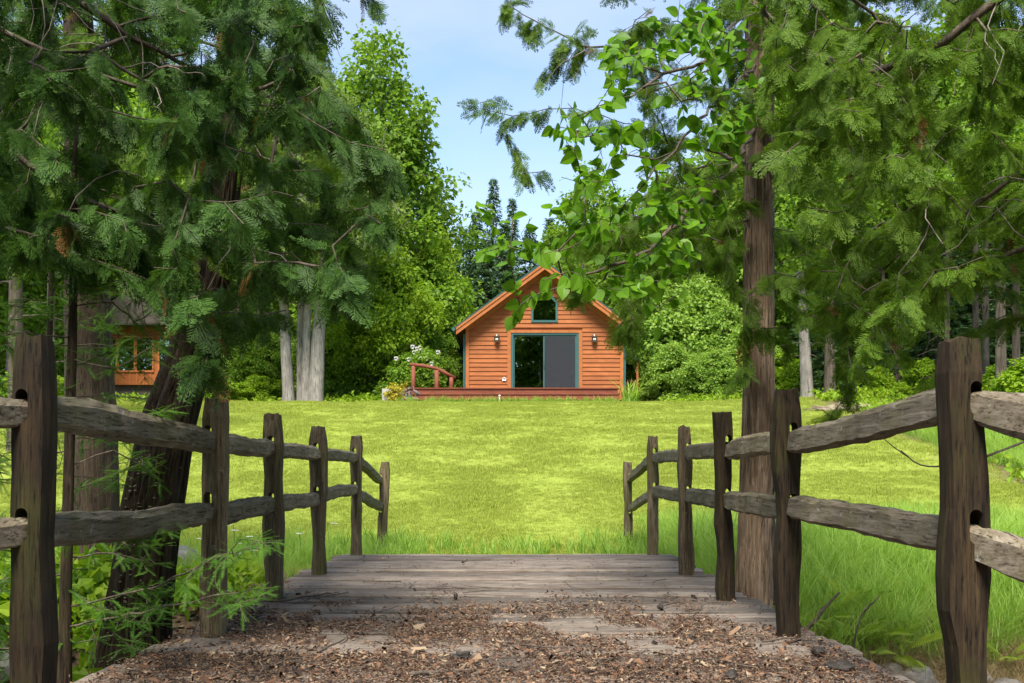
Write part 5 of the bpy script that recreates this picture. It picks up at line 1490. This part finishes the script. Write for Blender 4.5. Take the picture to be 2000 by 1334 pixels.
tallp = [mesh('tall_tuft', *tuft(10 + s_, 22, .55, .10, .0038, .75, 5), MAT['tall']) for s_ in range(4)]
def keep_tall(x, y, u):
    right = (x > 1.75) & (y < 14.2 + .8 * np.sin(x * 1.3)) & (y > 7.7 + .28 * np.clip(x, -5, 5)) & (x < 10)
    left = (x < -1.85) & (y > 9.3) & (y < 12.4 + .5 * np.sin(x * 1.7)) & (x > -7)
    rim = (np.abs(x) > 1.6) & (np.abs(x) < 2.6) & (y > 10.6) & (y < 12.6)
    far = (x > 9.3) & (y > 14) & (y < 27)
    return (right & (u < .9)) | (left & (u < .45)) | (rim & (u < .5)) | (far & (u < .5))
pt = gpts(30000, -7, 13, 8, 27, keep_tall, rs)
ht = np.where(pt[:, 0] < 0, .55, 1.0) * np.where(np.abs(pt[:, 0]) < 2.0, .6, 1) * np.where((pt[:, 1] > 13) & (pt[:, 0] < 9), .6, 1)
gn_scatter('tall_grass', tallp, pt, rots(len(pt), rs, .16), ht * rs.uniform(.6, 1.25, len(pt)), 'lush uncut bright green grass on the stream banks beside the bridge', 'grass')
# weeds at the bridge end and the grass at the deck foot
weedp = [mesh('weed_tuft', *tuft(30 + s_, 14, .30, .05, .006, .6, 4), MAT['tall']) for s_ in range(2)]
def keep_weed(x, y, u): return ((np.abs(x) > 1.0) & (np.abs(x) < 2.4) & (y > 10.7) & (y < 12.9) & (u < .10)) | ((y > 35.2) & (y < 35.55) & (u < .25) & (np.abs(x) < 4)) | ((np.abs(x) <= 1.3) & (y > 11.4) & (y < 12.6) & (u < .05))
pw = np.concatenate([gpts(9000, -2.6, 2.6, 10.6, 13, keep_weed, rs), gpts(1500, -4, 4, 35.2, 35.6, keep_weed, rs)])
gn_scatter('weeds', weedp, pw, rots(len(pw), rs), rs.uniform(.4, 1.1, len(pw)), 'rough weeds around the bridge end posts and deck foot', 'weeds')
dryp = [mesh('dry_tuft', *tuft(40 + s_, 30, .34, .10, .0022, 1.3, 5), MAT['dry']) for s_ in range(2)]
def keep_dry(x, y, u):
    c = 6.3 + .3 * np.clip(x, -5, 6)
    return (x > 1.9) & (x < 7) & (y > c + .55) & (y < c + 1.75) & (u < .6)
pd_ = gpts(2600, 1.9, 7, 7, 11, keep_dry, rs)
gn_scatter('dry_grass', dryp, pd_, rots(len(pd_), rs, .3), rs.uniform(.5, 1.1, len(pd_)), 'pale dead grass hanging over the stones of the stream bank', 'grass')

# forest floor cover left and right of the lawn
covp = [mesh('ground_leaf', *[q_ for q_ in leaf_cloud(np.array([[0, 0, .12], [.2, .1, .1], [-.15, -.15, .14]]), np.array([.22, .2, .2]), 26, (.06, .13), np.random.default_rng(s_))], MAT['lime']) for s_ in (1, 2)]
def keep_cov(x, y, u): return (lawn_mask(x, y) < .1) & ((y > 20) | (np.abs(x) > 2.4)) & ~((y > 35) & (y < 47) & (x > -4) & (x < 5.5)) & ((y > 10.5) | (x < -2.2)) & (u < np.where(y < 12, .75, .8))
pc = np.concatenate([gpts(5200, -24, 24, 7.5, 48, keep_cov, rs), gpts(260, -6, -2.1, 3.6, 9, lambda x, y, u: (u < .5), rs)])
gn_scatter('ground_cover', covp, pc, rots(len(pc), rs, .1), rs.uniform(.6, 1.7, len(pc)), 'leafy green ground cover on the woodland floor around the lawn', 'ground cover')
# woodland floor litter on the near left bank
lp_ = gpts(5000, -6, -1.8, 3.2, 10, lambda x, y, u: (u < .9), rs)
Ml = frames(np.stack([rs.normal(size=len(lp_)), rs.normal(size=len(lp_)), rs.normal(0, .2, len(lp_))], -1), norm(np.array([0, 0, 1.]) + rs.normal(0, .3, (len(lp_), 3)))) * rs.uniform(.015, .05, len(lp_))[:, None, None]
V, Fs = scatter(fl, [np.array([[0, 1, 2, 3, 4, 5]])], Ml, lp_ + np.array([0, 0, .012]))
setp(link('bank_litter', mesh('bank_litter', V, Fs, MAT['litter'])), 'fallen brown leaves on the shaded bank around the leaning trunk', 'leaf litter', kind='stuff')

# ------------------------------------------------------------------ plants one can count
def fern(loc, rz, s_, n_, label, group):
    root = empty('fern', loc, label, 'fern', group, rz); root.scale = (s_,) * 3
    V = []; Fs = []
    V += [(-.008, 0, 0), (.008, 0, 0), (0, .5, .42), (0, 1, .55)]; Fs += [[0, 1, 2], [1, 3, 2]]
    cv = lambda f: np.array([0, .95 * f, .85 * f - .38 * f * f])
    for k_ in range(26):
        f = .12 + .86 * k_ / 25; L_ = .24 * math.sin(math.pi * (f * .82 + .12)) ** .8 + .015; p = cv(f)
        for s in (-1, 1):
            n0 = len(V); d = np.array([s * .93, .37, -.12])
            V += [p + [0, -.008, 0], p + d * L_ * .5 + [0, .008, 0], p + d * L_, p + d * L_ * .45 - [0, .010, 0]]; Fs += [[n0, n0 + 1, n0 + 2], [n0, n0 + 2, n0 + 3]]
    fm = mesh('frond', np.array(V), np.array(Fs), MAT['fern'])
    for k_ in range(n_):
        o = link('frond', fm, root, None, (rng.normal(-.15, .25), 0, k_ * 2 * math.pi / n_ + rng.normal(0, .2))); o.scale = (1, rng.uniform(.7, 1.1), rng.uniform(.9, 1.4))
for k_, (px_, py_, d_, s_) in enumerate([(1600, 1235, 9.0, .42), (1640, 1260, 8.8, .45), (1700, 1255, 8.9, .42), (1745, 1270, 8.7, .45), (1800, 1265, 8.9, .4), (1590, 1265, 8.6, .35), (1960, 1280, 8.8, .35), (1670, 1215, 9.3, .4)]):
    x_ = (px_ - CX) / F * d_
    fern((x_, d_, float(gz(x_, d_)) + .05), k_ * 1.1, s_, 7, 'small yellow-green fern in the tall grass on the stream bank', 'ferns on the stream bank')

def daylily(loc):
    root = empty('daylily_clump', loc, 'bright green strappy plant clump at the cottage corner by the deck', 'plant')
    rr = np.random.default_rng(5)
    V, Fs = tuft(5, 5, 1.0, .12, .022, .8, 5); lmz = [mesh('leaf', *tuft(100 + k_, 1, 1.0, .02, .022, .8, 6), MAT['tall']) for k_ in range(5)]
    for k_ in range(110):
        a_ = rr.uniform(0, 6.28); q_ = .3 * math.sqrt(rr.uniform())
        o = link('leaf', lmz[k_ % 5], root, (q_ * math.cos(a_), q_ * math.sin(a_), 0), (0, 0, rr.uniform(0, 6.28))); s_ = rr.uniform(.7, 1.15); o.scale = (s_, s_, s_)
daylily((1232 / 2000 * 36.4 - 18.2, 36.4, float(gz(4.2, 36.4))))

gold = empty('golden_shrub', (-4.12, 36.0, float(gz(-4.1, 36))), 'yellow-leaved shrub in front of the pale planter by the statues', 'shrub')
MB().tube([(0, 0, -.05), (0, 0, .35)], [.02, .012], 6).build('stem', MAT['brown_bark'], gold)
V, Fs = leaf_cloud(np.array([[rng.normal(0, .18), rng.normal(0, .15), rng.uniform(.1, .65)] for _ in range(36)]), np.full(36, .12), 34, (.05, .1), rng)
link('foliage', mesh('foliage', V, Fs, MAT['yellow']), gold)

def daisy_mesh():
    mb = MB(); mb.tube([(0, 0, 0), (.01, 0, .2), (0, 0, .42)], .0035, 5); return mb
stem_m = daisy_mesh().me('stem', MAT['tall']); disc_m = MB().ball((0, 0, .425), (.011, .011, .006), 8, 4).me('flower_centre', MAT['yellow'], True)
pv = []; pf = []
for k_ in range(12):
    a_ = k_ * 2 * math.pi / 12; c_ = np.array([math.cos(a_), math.sin(a_), 0]); s = np.array([-c_[1], c_[0], 0]) * .007; n0 = len(pv); b_ = np.array([0, 0, .425])
    pv += [b_ + c_ * .009 - s * .5, b_ + c_ * .009 + s * .5, b_ + c_ * .032 + s, b_ + c_ * .032 - s]; pf.append([n0, n0 + 1, n0 + 2, n0 + 3])
pet_m = mesh('petals', np.array(pv), np.array(pf), MAT['petal'])
for k_, (px_, py_, d_) in enumerate([(456, 1024, 11.3), (457, 1034, 11.2), (483, 1046, 10.8), (482, 1060, 10.6), (465, 1110, 9.9), (440, 1105, 9.9), (430, 1118, 9.8), (462, 1172, 9.4), (640, 1020, 11.5), (455, 1190, 9.3), (500, 1090, 10.2), (585, 1040, 11.0), (372, 1050, 10.8)]):
    x_ = (px_ - CX) / F * d_; zt = EYE + (HY - py_) / F * d_; g0 = float(gz(x_, d_)); s_ = max(.55, (zt - g0) / .43)
    r_ = empty('daisy', (x_, d_, g0), 'white daisy with yellow centre in the grass beside the fence', 'daisy', 'daisies beside the bridge'); r_.scale = (1.3, 1.3, s_)
    link('stem', stem_m, r_)
    for m_ in (disc_m, pet_m):
        o = link(m_.name, m_, r_); o.rotation_euler = (rng.uniform(.0, .12), rng.normal(0, .1), 0)

for k_, (px_, py_, d_, r_) in enumerate([(1793, 1316, 8.35, (.20, .15, .13)), (1900, 1300, 8.5, (.16, .14, .12)), (1965, 1322, 8.3, (.2, .14, .11)), (1705, 1330, 8.1, (.13, .11, .08)), (1850, 1330, 8.1, (.12, .1, .08)), (358, 1125, 10.6, (.27, .2, .17)), (430, 1130, 10.5, (.12, .11, .11)), (345, 1232, 8.9, (.14, .12, .1)), (30, 1200, 7.2, (.2, .16, .12)), (60, 1080, 8.6, (.25, .2, .14)), (110, 1260, 6.6, (.16, .14, .1)), (1740, 1300, 8.5, (.1, .09, .07))]):
    x_ = (px_ - CX) / F * d_; z_ = max(float(gz(x_, d_)) + r_[2] * .25, EYE + (HY - py_) / F * d_)
    z_ = float(gz(x_, d_)) + r_[2] * .3
    right = px_ > 1000
    lump('stone', (x_, d_, z_), r_, 1, 'stone', 'pale rounded stone on the stream bank under the tall grass' if right else 'grey field stone in the grass near the leaning trunk', 'stone', 'stones on the grassy bank' if right else 'stones near the leaning trunk', k_ + 1, .3, 3, 1, 1.4)

twig_thing('dead_branch', [P(1568, 1236, 8.2), P(1590, 1215, 8.2), P(1612, 1185, 8.2), P(1640, 1157, 8.2)], .022, 'mossy dead branch leaning in the tall grass beside a dark fence post', 'branch', None, 'twig', 2, 3)
twig_thing('dead_branch', [P(1672, 1300, 7.6), P(1668, 1250, 7.6), P(1680, 1205, 7.6), P(1700, 1180, 7.6)], .010, 'thin bare dark sapling stick standing at the edge of the planks', 'branch', None, 'twig', 4, 5)
twig_thing('dead_branch', [P(2080, 600, 6.2), P(2000, 615, 6.2), P(1955, 628, 6.2)], .03, 'broken dark dead limb sticking out of the cedar boughs above the fence', 'branch', None, 'twig', 3, 9)
twig_thing('dead_branch', [P(2100, 820, 6.5), P(1960, 880, 6.5), P(1880, 905, 6.5), P(1800, 915, 6.6), P(1760, 880, 6.7)], .010, 'thin arching bare branch hanging between the fence rails over the lawn', 'branch', None, 'twig', 3, 12)
# pile of bark chips at the lawn corner
for k_, (px_, py_) in enumerate([(1650, 800), (1625, 806), (1690, 795)]):
    d_ = 30; x_ = (px_ - CX) / F * d_
    lump('mulch_heap', (x_, d_, float(gz(x_, d_))), (.6, .4, .16), 1, 'tablewood' if False else 'fungus', 'low heap of pale wood chips at the lawn corner before the woods', 'mulch heap', 'wood chip heaps at the lawn corner', k_ + 30, .8, 3, 1, 3.0)
